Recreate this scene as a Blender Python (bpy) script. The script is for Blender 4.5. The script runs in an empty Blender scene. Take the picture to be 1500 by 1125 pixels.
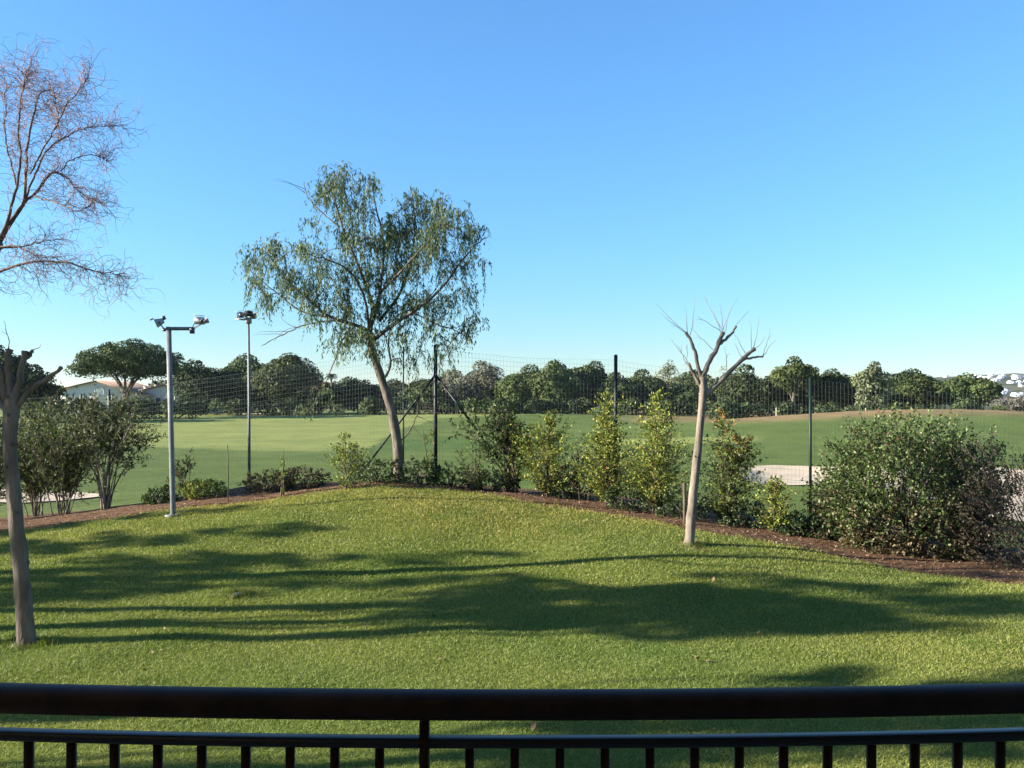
import bpy, math
import numpy as np
from mathutils import Vector

# ------------------------------------------------------------------ camera, sky, sun, exposure
S = bpy.context.scene
COL = S.collection
CZ, F, CX, HY = 2.6, 1350.0, 750.0, 590.0          # eye height, focal length in photo pixels, centre column, horizon row
SUN_EL, SUN_TURN = 18.5, 7.0                         # sunlight travels to +X, turned a little to +Y
cam = bpy.data.cameras.new('camera')
cam.sensor_width = 36.0
cam.lens = F / 1500.0 * 36.0
cam.shift_y = (HY - 562.5) / 1500.0
cam.clip_start = 0.05
cam.clip_end = 12000
cam_o = bpy.data.objects.new('camera', cam)
COL.objects.link(cam_o)
cam_o.location = (0, 0, CZ)
cam_o.rotation_euler = (math.radians(90), 0, 0)
S.camera = cam_o

W = bpy.data.worlds.new('World')
S.world = W
W.use_nodes = True
wn = W.node_tree.nodes
bg = wn['Background']
bg.inputs['Strength'].default_value = 0.0725
sky = wn.new('ShaderNodeTexSky')
sky.sky_type = 'NISHITA'
sky.sun_disc = False
sky.sun_elevation = math.radians(SUN_EL)
sky.sun_rotation = math.radians(180 + 90 - SUN_TURN)
sky.altitude = 8000
sky.air_density = 4.0
sky.dust_density = 0.0
sky.ozone_density = 9.0
W.node_tree.links.new(sky.outputs[0], bg.inputs['Color'])

sun = bpy.data.lights.new('sun', 'SUN')
sun.energy = 5.0
sun.angle = math.radians(0.53)
sun.color = (1.0, 0.93, 0.80)
sun_o = bpy.data.objects.new('sun', sun)
COL.objects.link(sun_o)
_e, _t = math.radians(SUN_EL), math.radians(SUN_TURN)
sun_o.rotation_euler = Vector((math.cos(_t) * math.cos(_e), math.sin(_t) * math.cos(_e), -math.sin(_e))).to_track_quat('-Z', 'Y').to_euler()
sun_o.location = (-30, -10, 30)

S.view_settings.view_transform = 'Standard'
S.view_settings.look = 'None'
S.view_settings.exposure = 2.0
S.view_settings.gamma = 1.0
S.render.engine = 'CYCLES'
S.cycles.use_denoising = True
S.cycles.max_bounces = 8
S.cycles.transparent_max_bounces = 8

# ------------------------------------------------------------------ helpers: numbers
def rng_(seed):
    return np.random.default_rng(seed)

def unit(a):
    a = np.asarray(a, float)
    return a / np.maximum(np.linalg.norm(a, axis=-1, keepdims=True), 1e-9)

def sstep(a, b, x):
    t = np.clip((np.asarray(x, float) - a) / (b - a), 0, 1)
    return t * t * (3 - 2 * t)

def at(px, py, d):
    """photo pixel and distance -> world point"""
    return np.array([(px - CX) / F * d, d, CZ - (py - HY) / F * d])

# ------------------------------------------------------------------ terrain height
_ctrl = [(0, 780, 17.5), (255, 757, 17.0), (400, 727, 19.0), (580, 708, 19.3), (700, 722, 18.7), (850, 746, 17.6),
         (1010, 798, 14.5), (1000, 770, 16.4), (1100, 782, 16.0), (1250, 815, 15.0), (1500, 850, 13.5),
         (638, 712, 20.0), (902, 735, 19.2), (1187, 770, 18.7), (1480, 800, 18.2), (160, 745, 23.0), (365, 715, 20.5),
         (-100, 757, 24.0), (40, 942, 10.0), (400, 880, 12.0), (750, 860, 12.6), (1200, 880, 11.8)]
_P = [at(*c) for c in _ctrl]
for _x in (-14, -9, -4, 0, 4, 9, 14):
    for _y in (2.0, 5.0, 8.0):
        _P.append(np.array([_x, _y, 0.0]))
_P += [np.array([-14, 12, .05]), np.array([-14, 17, .05]), np.array([14, 11, -.05]), np.array([14, 14, -.1]), np.array([14, 22, -.4]),
       np.array([-3, 26, .2]), np.array([3, 26, .05]), np.array([9, 26, -.25]), np.array([-14, 27, -.4])]
_P = np.array(_P)

def _tps_k(r2):
    return 0.5 * r2 * np.log(r2 + 1e-9)

_n = len(_P)
_A = np.zeros((_n + 3, _n + 3))
_A[:_n, :_n] = _tps_k(((_P[:, None, :2] - _P[None, :, :2]) ** 2).sum(-1)) + np.eye(_n) * 0.02
_A[:_n, _n] = 1
_A[:_n, _n + 1:] = _P[:, :2]
_A[_n:, :_n] = _A[:_n, _n:].T
_W = np.linalg.solve(_A, np.concatenate([_P[:, 2], np.zeros(3)]))

def _near(x, y):
    x = np.clip(x, -14, 14)
    y = np.clip(y, 2, 27)
    out = np.full(x.shape, _W[_n]) + _W[_n + 1] * x + _W[_n + 2] * y
    for i in range(_n):
        out = out + _W[i] * _tps_k((x - _P[i, 0]) ** 2 + (y - _P[i, 1]) ** 2)
    return out

BUNKERS = [  # centre x, y, radius x, radius y, depth
    (11.6, 35.6, 3.4, 4.6, 0.22), (-17.2, 28.2, 4.2, 1.9, 0.10), (17.5, 29.0, 6.2, 9.0, 0.18), (-40.0, 139.0, 5.0, 4.0, 0.3)]

def bunker_r(b, x, y):
    th = np.arctan2((y - b[1]) / b[3], (x - b[0]) / b[2])
    r = np.hypot((x - b[0]) / b[2], (y - b[1]) / b[3])
    return r / (1 + .12 * np.sin(2 * th + b[0]) + .09 * np.sin(3 * th + 1.3 * b[0]) + .04 * np.sin(7 * th))

def hump(x, y):
    return np.exp(-((x - 36) / 24) ** 2 - ((y - 80) / 17) ** 2)

def _far(x, y):
    z = -0.25 + 1.2 * sstep(55, 155, y) + 2.0 * hump(x, y)
    z = z + .14 * np.sin(x * .11 + 1.3 + .02 * y) * np.sin(y * .09 + .5) * sstep(28, 45, y)
    z = z + .45 * np.exp(-((x + 8) / 26) ** 2 - ((y - 118) / 14) ** 2) + .35 * np.exp(-((x - 14) / 12) ** 2 - ((y - 70) / 9) ** 2)
    z = z * (1 - sstep(400, 900, y))
    for b in BUNKERS:
        z = z - b[4] * (1 - sstep(.55, 1.02, bunker_r(b, x, y))) + b[4] * .35 * np.exp(-((bunker_r(b, x, y) - 1.12) / .16) ** 2)
    return z

def h(x, y):
    x, y = np.broadcast_arrays(np.asarray(x, float), np.asarray(y, float))
    sh = x.shape
    x, y = x.ravel(), y.ravel()
    k = sstep(23.5, 30, y)
    z = _far(x, y) * k
    m = k < 1
    if m.any():
        z[m] += _near(x[m], y[m]) * (1 - k[m])
    z = z + .018 * np.sin(x * 1.9 + .6 * y) * np.sin(y * 1.6 + .4) + .012 * np.sin(x * 4.1 + 1) * np.sin(y * 3.3 + 2)
    return z.reshape(sh)

_dd = np.concatenate([np.arange(4, 40, .02), np.arange(40, 400, .25)])

def on_ground(px, py):
    """first point of the terrain that the photo pixel looks at"""
    x, z = (px - CX) / F * _dd, CZ - (py - HY) / F * _dd
    i = int(np.argmax(z <= h(x, _dd)))
    return np.array([x[i], _dd[i], float(h(x[i], _dd[i]))])

def stand(px, d):
    x = (px - CX) / F * d
    return np.array([x, d, float(h(x, d))])

def on_bed(px, py, d=19.5):
    """like on_ground, but never past the crest of the garden's mound"""
    p = on_ground(px, py)
    return p if p[1] < 20.6 else stand(px, d)

_edge_px = [(0, 778), (130, 762), (255, 744), (400, 729), (500, 716), (580, 709), (700, 721), (850, 745), (960, 763), (1050, 779), (1150, 796), (1260, 822), (1380, 842), (1500, 853)]
_edge = np.array([on_ground(*p)[:2] for p in _edge_px])
_edge = _edge[np.argsort(_edge[:, 0])]
_ex = np.concatenate([[-40, -20], _edge[:, 0], [14, 30]])
_ey = np.concatenate([[_edge[0, 1] + .8, _edge[0, 1] + .4], _edge[:, 1], [_edge[-1, 1] - .6, _edge[-1, 1] - 1.0]])

def bed_dist(x, y):
    """metres past the lawn's edge (negative on the lawn)"""
    return y - np.interp(x, _ex, _ey) + .10 * np.sin(x * 2.1 + .5) + .07 * np.sin(x * 5.3 + y) + .04 * np.sin(x * 11.0)

# ------------------------------------------------------------------ helpers: meshes
class MB:
    def __init__(s):
        s.V, s.F, s.C, s.n = [], [], [], 0

    def add(s, v, f, c=None):
        v = np.asarray(v, float).reshape(-1, 3)
        s.V.append(v)
        if isinstance(f, np.ndarray):
            f = [f]
        else:
            by = {}
            for q in f:
                by.setdefault(len(q), []).append(q)
            f = [np.array(q) for q in by.values()]
        for q in f:
            s.F.append(q + s.n)
        if c is None:
            c = (1, 1, 1)
        c = np.asarray(c, float)
        s.C.append(np.broadcast_to(c, (len(v), 3)) if c.ndim == 1 else c)
        s.n += len(v)

    def box(s, c, size, rot=None, col=None, taper=1.0):
        hx, hy, hz = np.asarray(size) / 2.0
        v = np.array([(a * hx * (taper if k > 0 else 1), b * hy * (taper if k > 0 else 1), k * hz) for k in (-1, 1) for a, b in ((-1, -1), (1, -1), (1, 1), (-1, 1))])
        if rot is not None:
            v = v @ np.asarray(rot).T
        s.add(v + np.asarray(c), [(0, 3, 2, 1), (4, 5, 6, 7), (0, 1, 5, 4), (1, 2, 6, 5), (2, 3, 7, 6), (3, 0, 4, 7)], col)

    def tube(s, p, r, k=8, col=None, cap=True, squash=None):
        p = np.asarray(p, float)
        n = len(p)
        r = np.broadcast_to(np.asarray(r, float), (n,))
        t = np.gradient(p, axis=0)
        t = unit(t)
        a = np.array([0, 0, 1.0]) if abs(t[0, 2]) < .9 else np.array([1.0, 0, 0])
        u = unit(np.cross(t[0], a))
        V = []
        th = np.arange(k) / k * 2 * math.pi
        for i in range(n):
            u = unit(u - t[i] * np.dot(u, t[i]))
            w = np.cross(t[i], u)
            V.append(p[i] + r[i] * (np.cos(th)[:, None] * u + np.sin(th)[:, None] * w))
        V = np.concatenate(V)
        j = np.arange(k)
        f = []
        for i in range(n - 1):
            f.append(np.stack([i * k + j, i * k + (j + 1) % k, (i + 1) * k + (j + 1) % k, (i + 1) * k + j], 1))
        fs = [np.concatenate(f)]
        if cap:
            fs.append(np.array([list(range(k))[::-1]]))
            fs.append(np.array([[(n - 1) * k + q for q in range(k)]]))
        nb = s.n
        s.V.append(V)
        for q in fs:
            s.F.append(q + nb)
        c = np.asarray((1, 1, 1) if col is None else col, float)
        s.C.append(np.broadcast_to(c, (len(V), 3)))
        s.n += len(V)

    def leaves(s, P, D, L, Wd, col, rng, nrm=None):
        n = len(P)
        D = unit(D)
        a = rng.normal(size=(n, 3)) if nrm is None else np.cross(D, nrm)
        side = unit(np.cross(D, a)) if nrm is None else unit(a)
        L = np.broadcast_to(L, (n,))[:, None]
        Wd = np.broadcast_to(Wd, (n,))[:, None]
        v = np.stack([P, P + D * L * .42 + side * Wd / 2, P + D * L, P + D * L * .42 - side * Wd / 2], 1).reshape(-1, 3)
        s.add(v, np.arange(4 * n).reshape(n, 4), np.repeat(col, 4, axis=0))

    def mesh(s, name, smooth=False):
        me = bpy.data.meshes.new(name)
        V = np.concatenate(s.V).astype(np.float32)
        me.vertices.add(len(V))
        me.vertices.foreach_set('co', V.ravel())
        loops = np.concatenate([f.ravel() for f in s.F]).astype(np.int32)
        tot = np.concatenate([np.full(len(f), f.shape[1]) for f in s.F]).astype(np.int32)
        me.loops.add(len(loops))
        me.loops.foreach_set('vertex_index', loops)
        me.polygons.add(len(tot))
        me.polygons.foreach_set('loop_start', np.concatenate([[0], np.cumsum(tot)[:-1]]).astype(np.int32))
        at_ = me.color_attributes.new('Col', 'FLOAT_COLOR', 'POINT')
        C = np.ones((len(V), 4), np.float32)
        C[:, :3] = np.concatenate(s.C)
        at_.data.foreach_set('color', C.ravel())
        me.update(calc_edges=True)
        me.validate()
        if smooth:
            me.polygons.foreach_set('use_smooth', np.ones(len(tot), bool))
        return me

    def build(s, name, mat, parent=None, smooth=False, loc=None):
        o = bpy.data.objects.new(name, s.mesh(name, smooth))
        o.data.materials.append(mat)
        COL.objects.link(o)
        if parent is not None:
            o.parent = parent
        if loc is not None:
            o.location = loc
        return o

def tag(o, label=None, cat=None, group=None, kind=None):
    for k, v in (('label', label), ('category', cat), ('group', group), ('kind', kind)):
        if v:
            o[k] = v
    return o

def thing(name, label, cat, loc, group=None):
    o = bpy.data.objects.new(name, None)
    o.empty_display_size = .2
    COL.objects.link(o)
    o.location = loc
    return tag(o, label, cat, group)

def link_copy(o, parent=None, loc=None):
    c = o.copy()
    COL.objects.link(c)
    c.parent = parent
    if loc is not None:
        c.location = loc
    return c

# ------------------------------------------------------------------ helpers: materials
def new_mat(name):
    m = bpy.data.materials.new(name)
    m.use_nodes = True
    return m, m.node_tree.nodes, m.node_tree.links, m.node_tree.nodes['Principled BSDF']

def noise_(N, L, scale, detail=4, rough=.6, coord='Object', vec=None):
    t = N.new('ShaderNodeTexNoise')
    t.inputs['Scale'].default_value = scale
    t.inputs['Detail'].default_value = detail
    t.inputs['Roughness'].default_value = rough
    if vec is None:
        c = N.new('ShaderNodeTexCoord')
        L.new(c.outputs[coord], t.inputs['Vector'])
    else:
        L.new(vec, t.inputs['Vector'])
    return t

def ramp_(N, L, fac, stops):
    r = N.new('ShaderNodeValToRGB')
    while len(r.color_ramp.elements) < len(stops):
        r.color_ramp.elements.new(.5)
    for e, (p, c) in zip(r.color_ramp.elements, stops):
        e.position = p
        e.color = (*c, 1) if len(c) == 3 else c
    L.new(fac, r.inputs['Fac'])
    return r

def mix_(N, L, a, b, fac, mode='MIX'):
    m = N.new('ShaderNodeMix')
    m.data_type = 'RGBA'
    m.blend_type = mode
    for sock, v in ((m.inputs[6], a), (m.inputs[7], b), (m.inputs[0], fac)):
        if hasattr(v, 'is_linked') or hasattr(v, 'links'):
            L.new(v, sock)
        elif isinstance(v, (int, float)):
            sock.default_value = v
        else:
            sock.default_value = (*v, 1)
    return m.outputs[2]

def bump_(N, L, B, height, strength, dist=.02):
    b = N.new('ShaderNodeBump')
    b.inputs['Strength'].default_value = strength
    b.inputs['Distance'].default_value = dist
    L.new(height, b.inputs['Height'])
    L.new(b.outputs[0], B.inputs['Normal'])

def plain(name, c, rough=.6, metal=0.0, var=.15, scale=6.0, bump=0.0, spec=.5):
    m, N, L, B = new_mat(name)
    t = noise_(N, L, scale)
    r = ramp_(N, L, t.outputs['Fac'], [(.3, [q * (1 - var) for q in c]), (.7, [min(1, q * (1 + var)) for q in c])])
    L.new(r.outputs[0], B.inputs['Base Color'])
    B.inputs['Roughness'].default_value = rough
    B.inputs['Metallic'].default_value = metal
    B.inputs['Specular IOR Level'].default_value = spec
    if bump:
        bump_(N, L, B, t.outputs['Fac'], bump)
    return m

def leaf_mat(name, rough=.5, trans=.25, spec=.4, tint=(1.15, 1.25, .6)):
    m, N, L, B = new_mat(name)
    a = N.new('ShaderNodeAttribute')
    a.attribute_name = 'Col'
    L.new(a.outputs['Color'], B.inputs['Base Color'])
    B.inputs['Roughness'].default_value = rough
    B.inputs['Specular IOR Level'].default_value = spec
    tr = N.new('ShaderNodeBsdfTranslucent')
    L.new(mix_(N, L, a.outputs['Color'], tint, 1.0, 'MULTIPLY'), tr.inputs['Color'])
    mx = N.new('ShaderNodeMixShader')
    mx.inputs[0].default_value = trans
    L.new(B.outputs[0], mx.inputs[1])
    L.new(tr.outputs[0], mx.inputs[2])
    L.new(mx.outputs[0], N['Material Output'].inputs['Surface'])
    return m

def bark_mat(name, a, b, scale=9.0, stretch=.25, bump=.6):
    m, N, L, B = new_mat(name)
    c = N.new('ShaderNodeTexCoord')
    mp = N.new('ShaderNodeMapping')
    mp.inputs['Scale'].default_value = (1, 1, stretch)
    L.new(c.outputs['Object'], mp.inputs['Vector'])
    t = noise_(N, L, scale, 6, .65, vec=mp.outputs[0])
    t2 = noise_(N, L, 1.7, 3)
    r = ramp_(N, L, t.outputs['Fac'], [(.3, a), (.68, b)])
    base = mix_(N, L, r.outputs[0], [q * .6 for q in a], t2.outputs['Fac'])
    at_ = N.new('ShaderNodeAttribute')
    at_.attribute_name = 'Col'
    L.new(mix_(N, L, base, at_.outputs['Color'], 1.0, 'MULTIPLY'), B.inputs['Base Color'])
    B.inputs['Roughness'].default_value = .85
    B.inputs['Specular IOR Level'].default_value = .2
    bump_(N, L, B, t.outputs['Fac'], bump)
    return m

M = {}
M['leaf'] = leaf_mat('leaf_matte', .6, .22, .25)
M['leaf_gloss'] = leaf_mat('leaf_glossy', .55, .25, .18)
M['leaf_far'] = leaf_mat('leaf_far', .75, .12, .15)
M['grass_blade'] = leaf_mat('grass_blade', .6, .3, .2, (1.1, 1.2, .5))
M['bark_grey'] = bark_mat('bark_grey', (.075, .058, .043), (.28, .235, .185), 11, .22, 1.0)
M['bark_pale'] = bark_mat('bark_pale', (.11, .085, .064), (.38, .32, .26), 9, .3, 1.0)
M['bark_brown'] = bark_mat('bark_brown', (.07, .05, .038), (.20, .155, .12))
M['bark_twig'] = bark_mat('bark_twig', (.19, .145, .135), (.38, .31, .29), 14)
M['galv'] = plain('galvanised_steel', (.13, .14, .145), .6, .3, .25, 8)
M['lamp_grey'] = plain('lamp_grey_paint', (.26, .27, .28), .45, .1, .12, 12)
M['lamp_dark'] = plain('lamp_dark_metal', (.05, .05, .06), .5, .3, .2, 12)
M['post_dark'] = plain('post_dark_green', (.006, .008, .008), .5, 0, .3, 9, 0, .25)
M['post_green'] = plain('post_green', (.006, .016, .014), .5, 0, .3, 9, 0, .25)
M['wire'] = plain('fence_wire', (.07, .085, .075), .45, .2, .25, 3)
M['rail'] = plain('rail_paint', (.028, .013, .007), .55, 0, .45, 9, .12, .16)
M['rail_steel'] = plain('rail_steel', (.012, .010, .010), .4, 0, .3, 14, 0, .4)
M['plaster'] = plain('white_plaster', (.50, .50, .49), .85, 0, .06, .8)
M['plaster_warm'] = plain('cream_plaster', (.55, .50, .45), .85, 0, .08, .8)
M['roof'] = plain('clay_tile', (.20, .125, .085), .85, 0, .3, 1.6)
M['chimney'] = plain('chimney_render', (.45, .36, .29), .85, 0, .1, 2)
M['window'] = plain('window_glass', (.03, .035, .045), .12, 0, .2, .6)
M['window_pale'] = plain('window_pale_blind', (.72, .76, .82), .3, 0, .05, 1)
M['terrace'] = plain('terrace_tile', (.42, .36, .29), .7, 0, .12, 5)
M['stake'] = plain('timber_stake', (.34, .27, .18), .85, 0, .25, 9, .3)
M['plastic_pale'] = plain('pale_plastic', (.16, .18, .18), .5, 0, .1, 20)
M['hose'] = plain('drip_pipe', (.015, .014, .013), .5, 0, .2, 10)

def pick(rng, n, pal, jit=.18):
    """n colours out of a palette [(weight, rgb)...] with brightness jitter"""
    w = np.array([p[0] for p in pal], float)
    c = np.array([p[1] for p in pal])
    i = rng.choice(len(pal), n, p=w / w.sum())
    return c[i] * (1 + rng.normal(0, jit, (n, 1))).clip(.45, 1.7)

# ------------------------------------------------------------------ the setting: lawn, planting bed, golf course
def soil_nodes(N, L):
    t = noise_(N, L, 5.0, 8, .7)
    t2 = noise_(N, L, 60.0, 4, .7)
    r = ramp_(N, L, t.outputs['Fac'], [(.25, (.05, .03, .019)), (.5, (.155, .09, .055)), (.75, (.27, .18, .115))])
    r2 = ramp_(N, L, t2.outputs['Fac'], [(.3, (.55, .5, .45)), (.7, (1.25, 1.2, 1.15))])
    return mix_(N, L, r.outputs[0], r2.outputs[0], 1.0, 'MULTIPLY'), t2

def lawn_mat():
    m, N, L, B = new_mat('lawn_turf')
    a = N.new('ShaderNodeAttribute')
    a.attribute_name = 'Col'                    # red: how much bare soil
    t = noise_(N, L, .55, 5, .6)
    t2 = noise_(N, L, 28.0, 5, .75)
    t3 = noise_(N, L, 2.6, 6, .7)
    g = ramp_(N, L, t.outputs['Fac'], [(.32, (.072, .104, .019)), (.52, (.118, .145, .029)), (.70, (.175, .180, .048))])
    f = ramp_(N, L, t2.outputs['Fac'], [(.28, (.35, .42, .35)), (.5, (.9, .95, .8)), (.72, (1.5, 1.4, 1.1))])
    g2 = mix_(N, L, g.outputs[0], f.outputs[0], 1.0, 'MULTIPLY')
    so, st = soil_nodes(N, L)
    ad = N.new('ShaderNodeMath')
    ad.operation = 'ADD'
    L.new(a.outputs['Color'], ad.inputs[0])
    sc = N.new('ShaderNodeMath')
    sc.operation = 'MULTIPLY_ADD'
    sc.inputs[1].default_value = 1.3
    sc.inputs[2].default_value = -.65
    L.new(t3.outputs['Fac'], sc.inputs[0])
    L.new(sc.outputs[0], ad.inputs[1])
    k = ramp_(N, L, ad.outputs[0], [(.42, (0, 0, 0)), (.62, (1, 1, 1))])
    L.new(mix_(N, L, g2, so, k.outputs[0]), B.inputs['Base Color'])
    B.inputs['Roughness'].default_value = .9
    B.inputs['Specular IOR Level'].default_value = .1
    bump_(N, L, B, t2.outputs['Fac'], .9, .03)
    return m

def golf_mat():
    m, N, L, B = new_mat('golf_turf')
    a = N.new('ShaderNodeAttribute')
    a.attribute_name = 'Col'
    t = noise_(N, L, .25, 6, .65)
    t2 = noise_(N, L, 6.0, 6, .75)
    r = ramp_(N, L, t.outputs['Fac'], [(.3, (.72, .8, .72)), (.7, (1.25, 1.18, 1.1))])
    r2 = ramp_(N, L, t2.outputs['Fac'], [(.3, (.6, .65, .6)), (.7, (1.35, 1.3, 1.2))])
    c = mix_(N, L, a.outputs['Color'], r.outputs[0], 1.0, 'MULTIPLY')
    L.new(mix_(N, L, c, r2.outputs[0], .7, 'MULTIPLY'), B.inputs['Base Color'])
    B.inputs['Roughness'].default_value = .9
    B.inputs['Specular IOR Level'].default_value = .1
    bump_(N, L, B, t2.outputs['Fac'], .8, .06)
    return m

def soil_mat():
    m, N, L, B = new_mat('bed_soil')
    c, t = soil_nodes(N, L)
    L.new(c, B.inputs['Base Color'])
    B.inputs['Roughness'].default_value = .95
    B.inputs['Specular IOR Level'].default_value = .1
    bump_(N, L, B, t.outputs['Fac'], 1.0, .05)
    return m

def sand_mat():
    m, N, L, B = new_mat('bunker_sand')
    t = noise_(N, L, 1.2, 6, .6)
    r = ramp_(N, L, t.outputs['Fac'], [(.3, (.33, .26, .18)), (.7, (.43, .345, .24))])
    L.new(r.outputs[0], B.inputs['Base Color'])
    B.inputs['Roughness'].default_value = .95
    bump_(N, L, B, t.outputs['Fac'], .5, .08)
    return m

M['lawn'], M['golf'], M['soil'], M['sand'] = lawn_mat(), golf_mat(), soil_mat(), sand_mat()

def grid_mesh(xs, ys, zf, keep=None, colf=None):
    X, Y = np.meshgrid(xs, ys)
    Z = zf(X, Y)
    nx, ny = len(xs), len(ys)
    i, j = np.meshgrid(np.arange(nx - 1), np.arange(ny - 1))
    q = (j * nx + i).ravel()
    Fq = np.stack([q, q + 1, q + 1 + nx, q + nx], 1)
    if keep is not None:
        xc, yc = (X[:-1, :-1] + X[1:, 1:]) / 2, (Y[:-1, :-1] + Y[1:, 1:]) / 2
        Fq = Fq[keep(xc, yc).ravel()]
    V = np.stack([X, Y, Z], -1).reshape(-1, 3)
    C = None if colf is None else colf(X, Y).reshape(-1, 3)
    used = np.unique(Fq)
    re = np.zeros(len(V), int)
    re[used] = np.arange(len(used))
    mb = MB()
    mb.add(V[used], re[Fq], None if C is None else C[used])
    return mb

LX0, LX1, LY0, LY1 = -30.0, 20.0, 2.5, 26.0
_xs = np.linspace(LX0, LX1, 401)
_ys = np.linspace(LY0, LY1, 189)

def lawn_col(X, Y):
    d = bed_dist(X, Y)
    k = sstep(-.75, .15, d)
    k = np.maximum(k, .55 * np.exp(-((X - 2.8) / 1.2) ** 2 - ((Y - 14.6) / .7) ** 2))     # worn patch at the bare tree
    return np.stack([k, k, k], -1)

mb = grid_mesh(_xs, _ys, h, lambda x, y: bed_dist(x, y) < .1, lawn_col)
tag(mb.build('lawn', M['lawn'], smooth=True), kind='structure')
mb = grid_mesh(_xs, _ys, lambda x, y: h(x, y) + .012, lambda x, y: (bed_dist(x, y) > -.05) & (bed_dist(x, y) < 4.2 + .5 * np.sin(x)))
tag(mb.build('planting_bed', M['soil'], smooth=True), kind='structure')

def golf_col(X, Y):
    rough = np.array([.086, .116, .028])
    fair = np.array([.185, .205, .062])
    dry = np.array([.215, .145, .075])
    lush = np.array([.055, .098, .022])
    s = X / np.maximum(Y, 1)
    yb = 61 + 55 * sstep(-.17, -.07, s) + 6 * np.sin(X * .12)
    k = sstep(0, 1.5, Y - yb) * sstep(24, 29, Y)
    k = k * (1 - sstep(-.02, .06, s))
    c = rough + (fair - rough) * k[..., None]
    k2 = sstep(.30, .66, hump(X, Y) + .05 * np.sin(X * .35) + .05 * np.sin(Y * .3)) * sstep(70, 78, Y)
    k2 = np.maximum(k2, .8 * sstep(95, 100, Y) * sstep(.1, .16, s))
    c = c + (dry - c) * k2[..., None]
    k3 = sstep(.06, .12, s) * sstep(58, 60, Y) * (1 - sstep(62, 64, Y)) * (1 - sstep(.25, .28, s))
    c = c + (fair * 1.1 - c) * k3[..., None]
    k4 = sstep(.55, .9, np.sin(X * .07 + 2) * np.sin(Y * .11 + 1)) * (1 - k)
    c = c + (lush - c) * (.6 * k4)[..., None]
    k5 = 1 - sstep(24, 31, Y + 1.5 * np.sin(X * .8))
    c = c + (np.array([.11, .135, .035]) - c) * (.7 * k5)[..., None]
    c = c * (1 + .045 * np.tanh(4 * np.sin(Y * .55 + X * .12)) * k)[..., None]      # mowing stripes
    far = sstep(170, 260, Y)
    return c + (np.array([.05, .06, .03]) - c) * far[..., None]

_gx = np.concatenate([-np.geomspace(60, 4500, 34)[::-1], np.arange(-59.5, 60, .5), np.geomspace(60, 4500, 34)])
_gx = np.unique(np.concatenate([_gx, [LX0, LX1]]))
_gy = np.concatenate([[-800, -300, -100, -40, -15, -5, 0, LY0], np.arange(4, 26, 1.0), np.arange(26, 100, .5), np.arange(100, 200, 1.5), np.geomspace(200, 4000, 34)])
mb = grid_mesh(_gx, _gy, lambda x, y: h(x, y) - .006, lambda x, y: ~((x > LX0) & (x < LX1) & (y > LY0) & (bed_dist(x, y) < 2)), golf_col)
# under the garden strip the course lies a little below the garden sheets
_v = mb.V[0]
_in = (_v[:, 0] > LX0 - .1) & (_v[:, 0] < LX1 + .1) & (_v[:, 1] < 26) & (_v[:, 1] > LY0 - .1)
_bd = bed_dist(_v[:, 0], _v[:, 1])
_v[:, 2] -= np.where(_in & (_bd < 3.4), .12, 0)
tag(mb.build('golf_course', M['golf'], smooth=True), kind='structure')

for b in BUNKERS:
    nr, nt = 14, 72
    th = np.arange(nt) / nt * 2 * math.pi
    rr = (np.arange(1, nr + 1) / nr) * .97
    wob = 1 + .12 * np.sin(2 * th + b[0]) + .09 * np.sin(3 * th + 1.3 * b[0]) + .04 * np.sin(7 * th)
    X = b[0] + b[2] * (rr[:, None] * (np.cos(th) * wob))
    Y = b[1] + b[3] * (rr[:, None] * (np.sin(th) * wob))
    Z = h(X, Y) + .035
    V = np.concatenate([[[b[0], b[1], float(h(b[0], b[1])) + .035]], np.stack([X, Y, Z], -1).reshape(-1, 3)])
    j = np.arange(nt)
    f = [np.stack([np.zeros(nt, int), 1 + j, 1 + (j + 1) % nt], 1)]
    f4 = np.concatenate([np.stack([1 + i * nt + j, 1 + (i + 1) * nt + j, 1 + (i + 1) * nt + (j + 1) % nt, 1 + i * nt + (j + 1) % nt], 1) for i in range(nr - 1)])
    mb = MB()
    mb.add(V, f[0])
    mb.F.append(f4)
    tag(mb.build('sand_bunker', M['sand'], smooth=True), kind='structure')

# ------------------------------------------------------------------ far hill with white houses
def hill_h(X, Y):
    s = X / np.maximum(Y, 1)
    z = 66 * sstep(750, 2100, Y) * (.28 + .72 * sstep(.16, .50, s)) * (1 - .3 * sstep(2300, 3200, Y))
    z = z * (.92 + .06 * np.sin(X * .006 + 1) + .05 * np.sin(X * .017 + Y * .004))
    return z + 1.6 * np.sin(X * .05) * np.sin(Y * .043) + 1.1 * np.sin(X * .13 + 1) * np.sin(Y * .02 + X * .03) - 2

def hill_mat():
    m, N, L, B = new_mat('hill_scrub')
    t = noise_(N, L, .012, 8, .75)
    t2 = noise_(N, L, .05, 6, .7)
    r = ramp_(N, L, t.outputs['Fac'], [(.35, (.022, .034, .018)), (.5, (.045, .06, .03)), (.62, (.14, .115, .075)), (.7, (.05, .065, .03))])
    r2 = ramp_(N, L, t2.outputs['Fac'], [(.35, (.5, .5, .5)), (.65, (1.4, 1.4, 1.4))])
    L.new(mix_(N, L, r.outputs[0], r2.outputs[0], 1.0, 'MULTIPLY'), B.inputs['Base Color'])
    B.inputs['Roughness'].default_value = 1
    B.inputs['Specular IOR Level'].default_value = 0
    return m

M['hill'] = hill_mat()
mb = grid_mesh(np.linspace(-900, 3000, 300), np.linspace(700, 3300, 120), hill_h)
tag(mb.build('hill', M['hill'], smooth=True), kind='structure')

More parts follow.
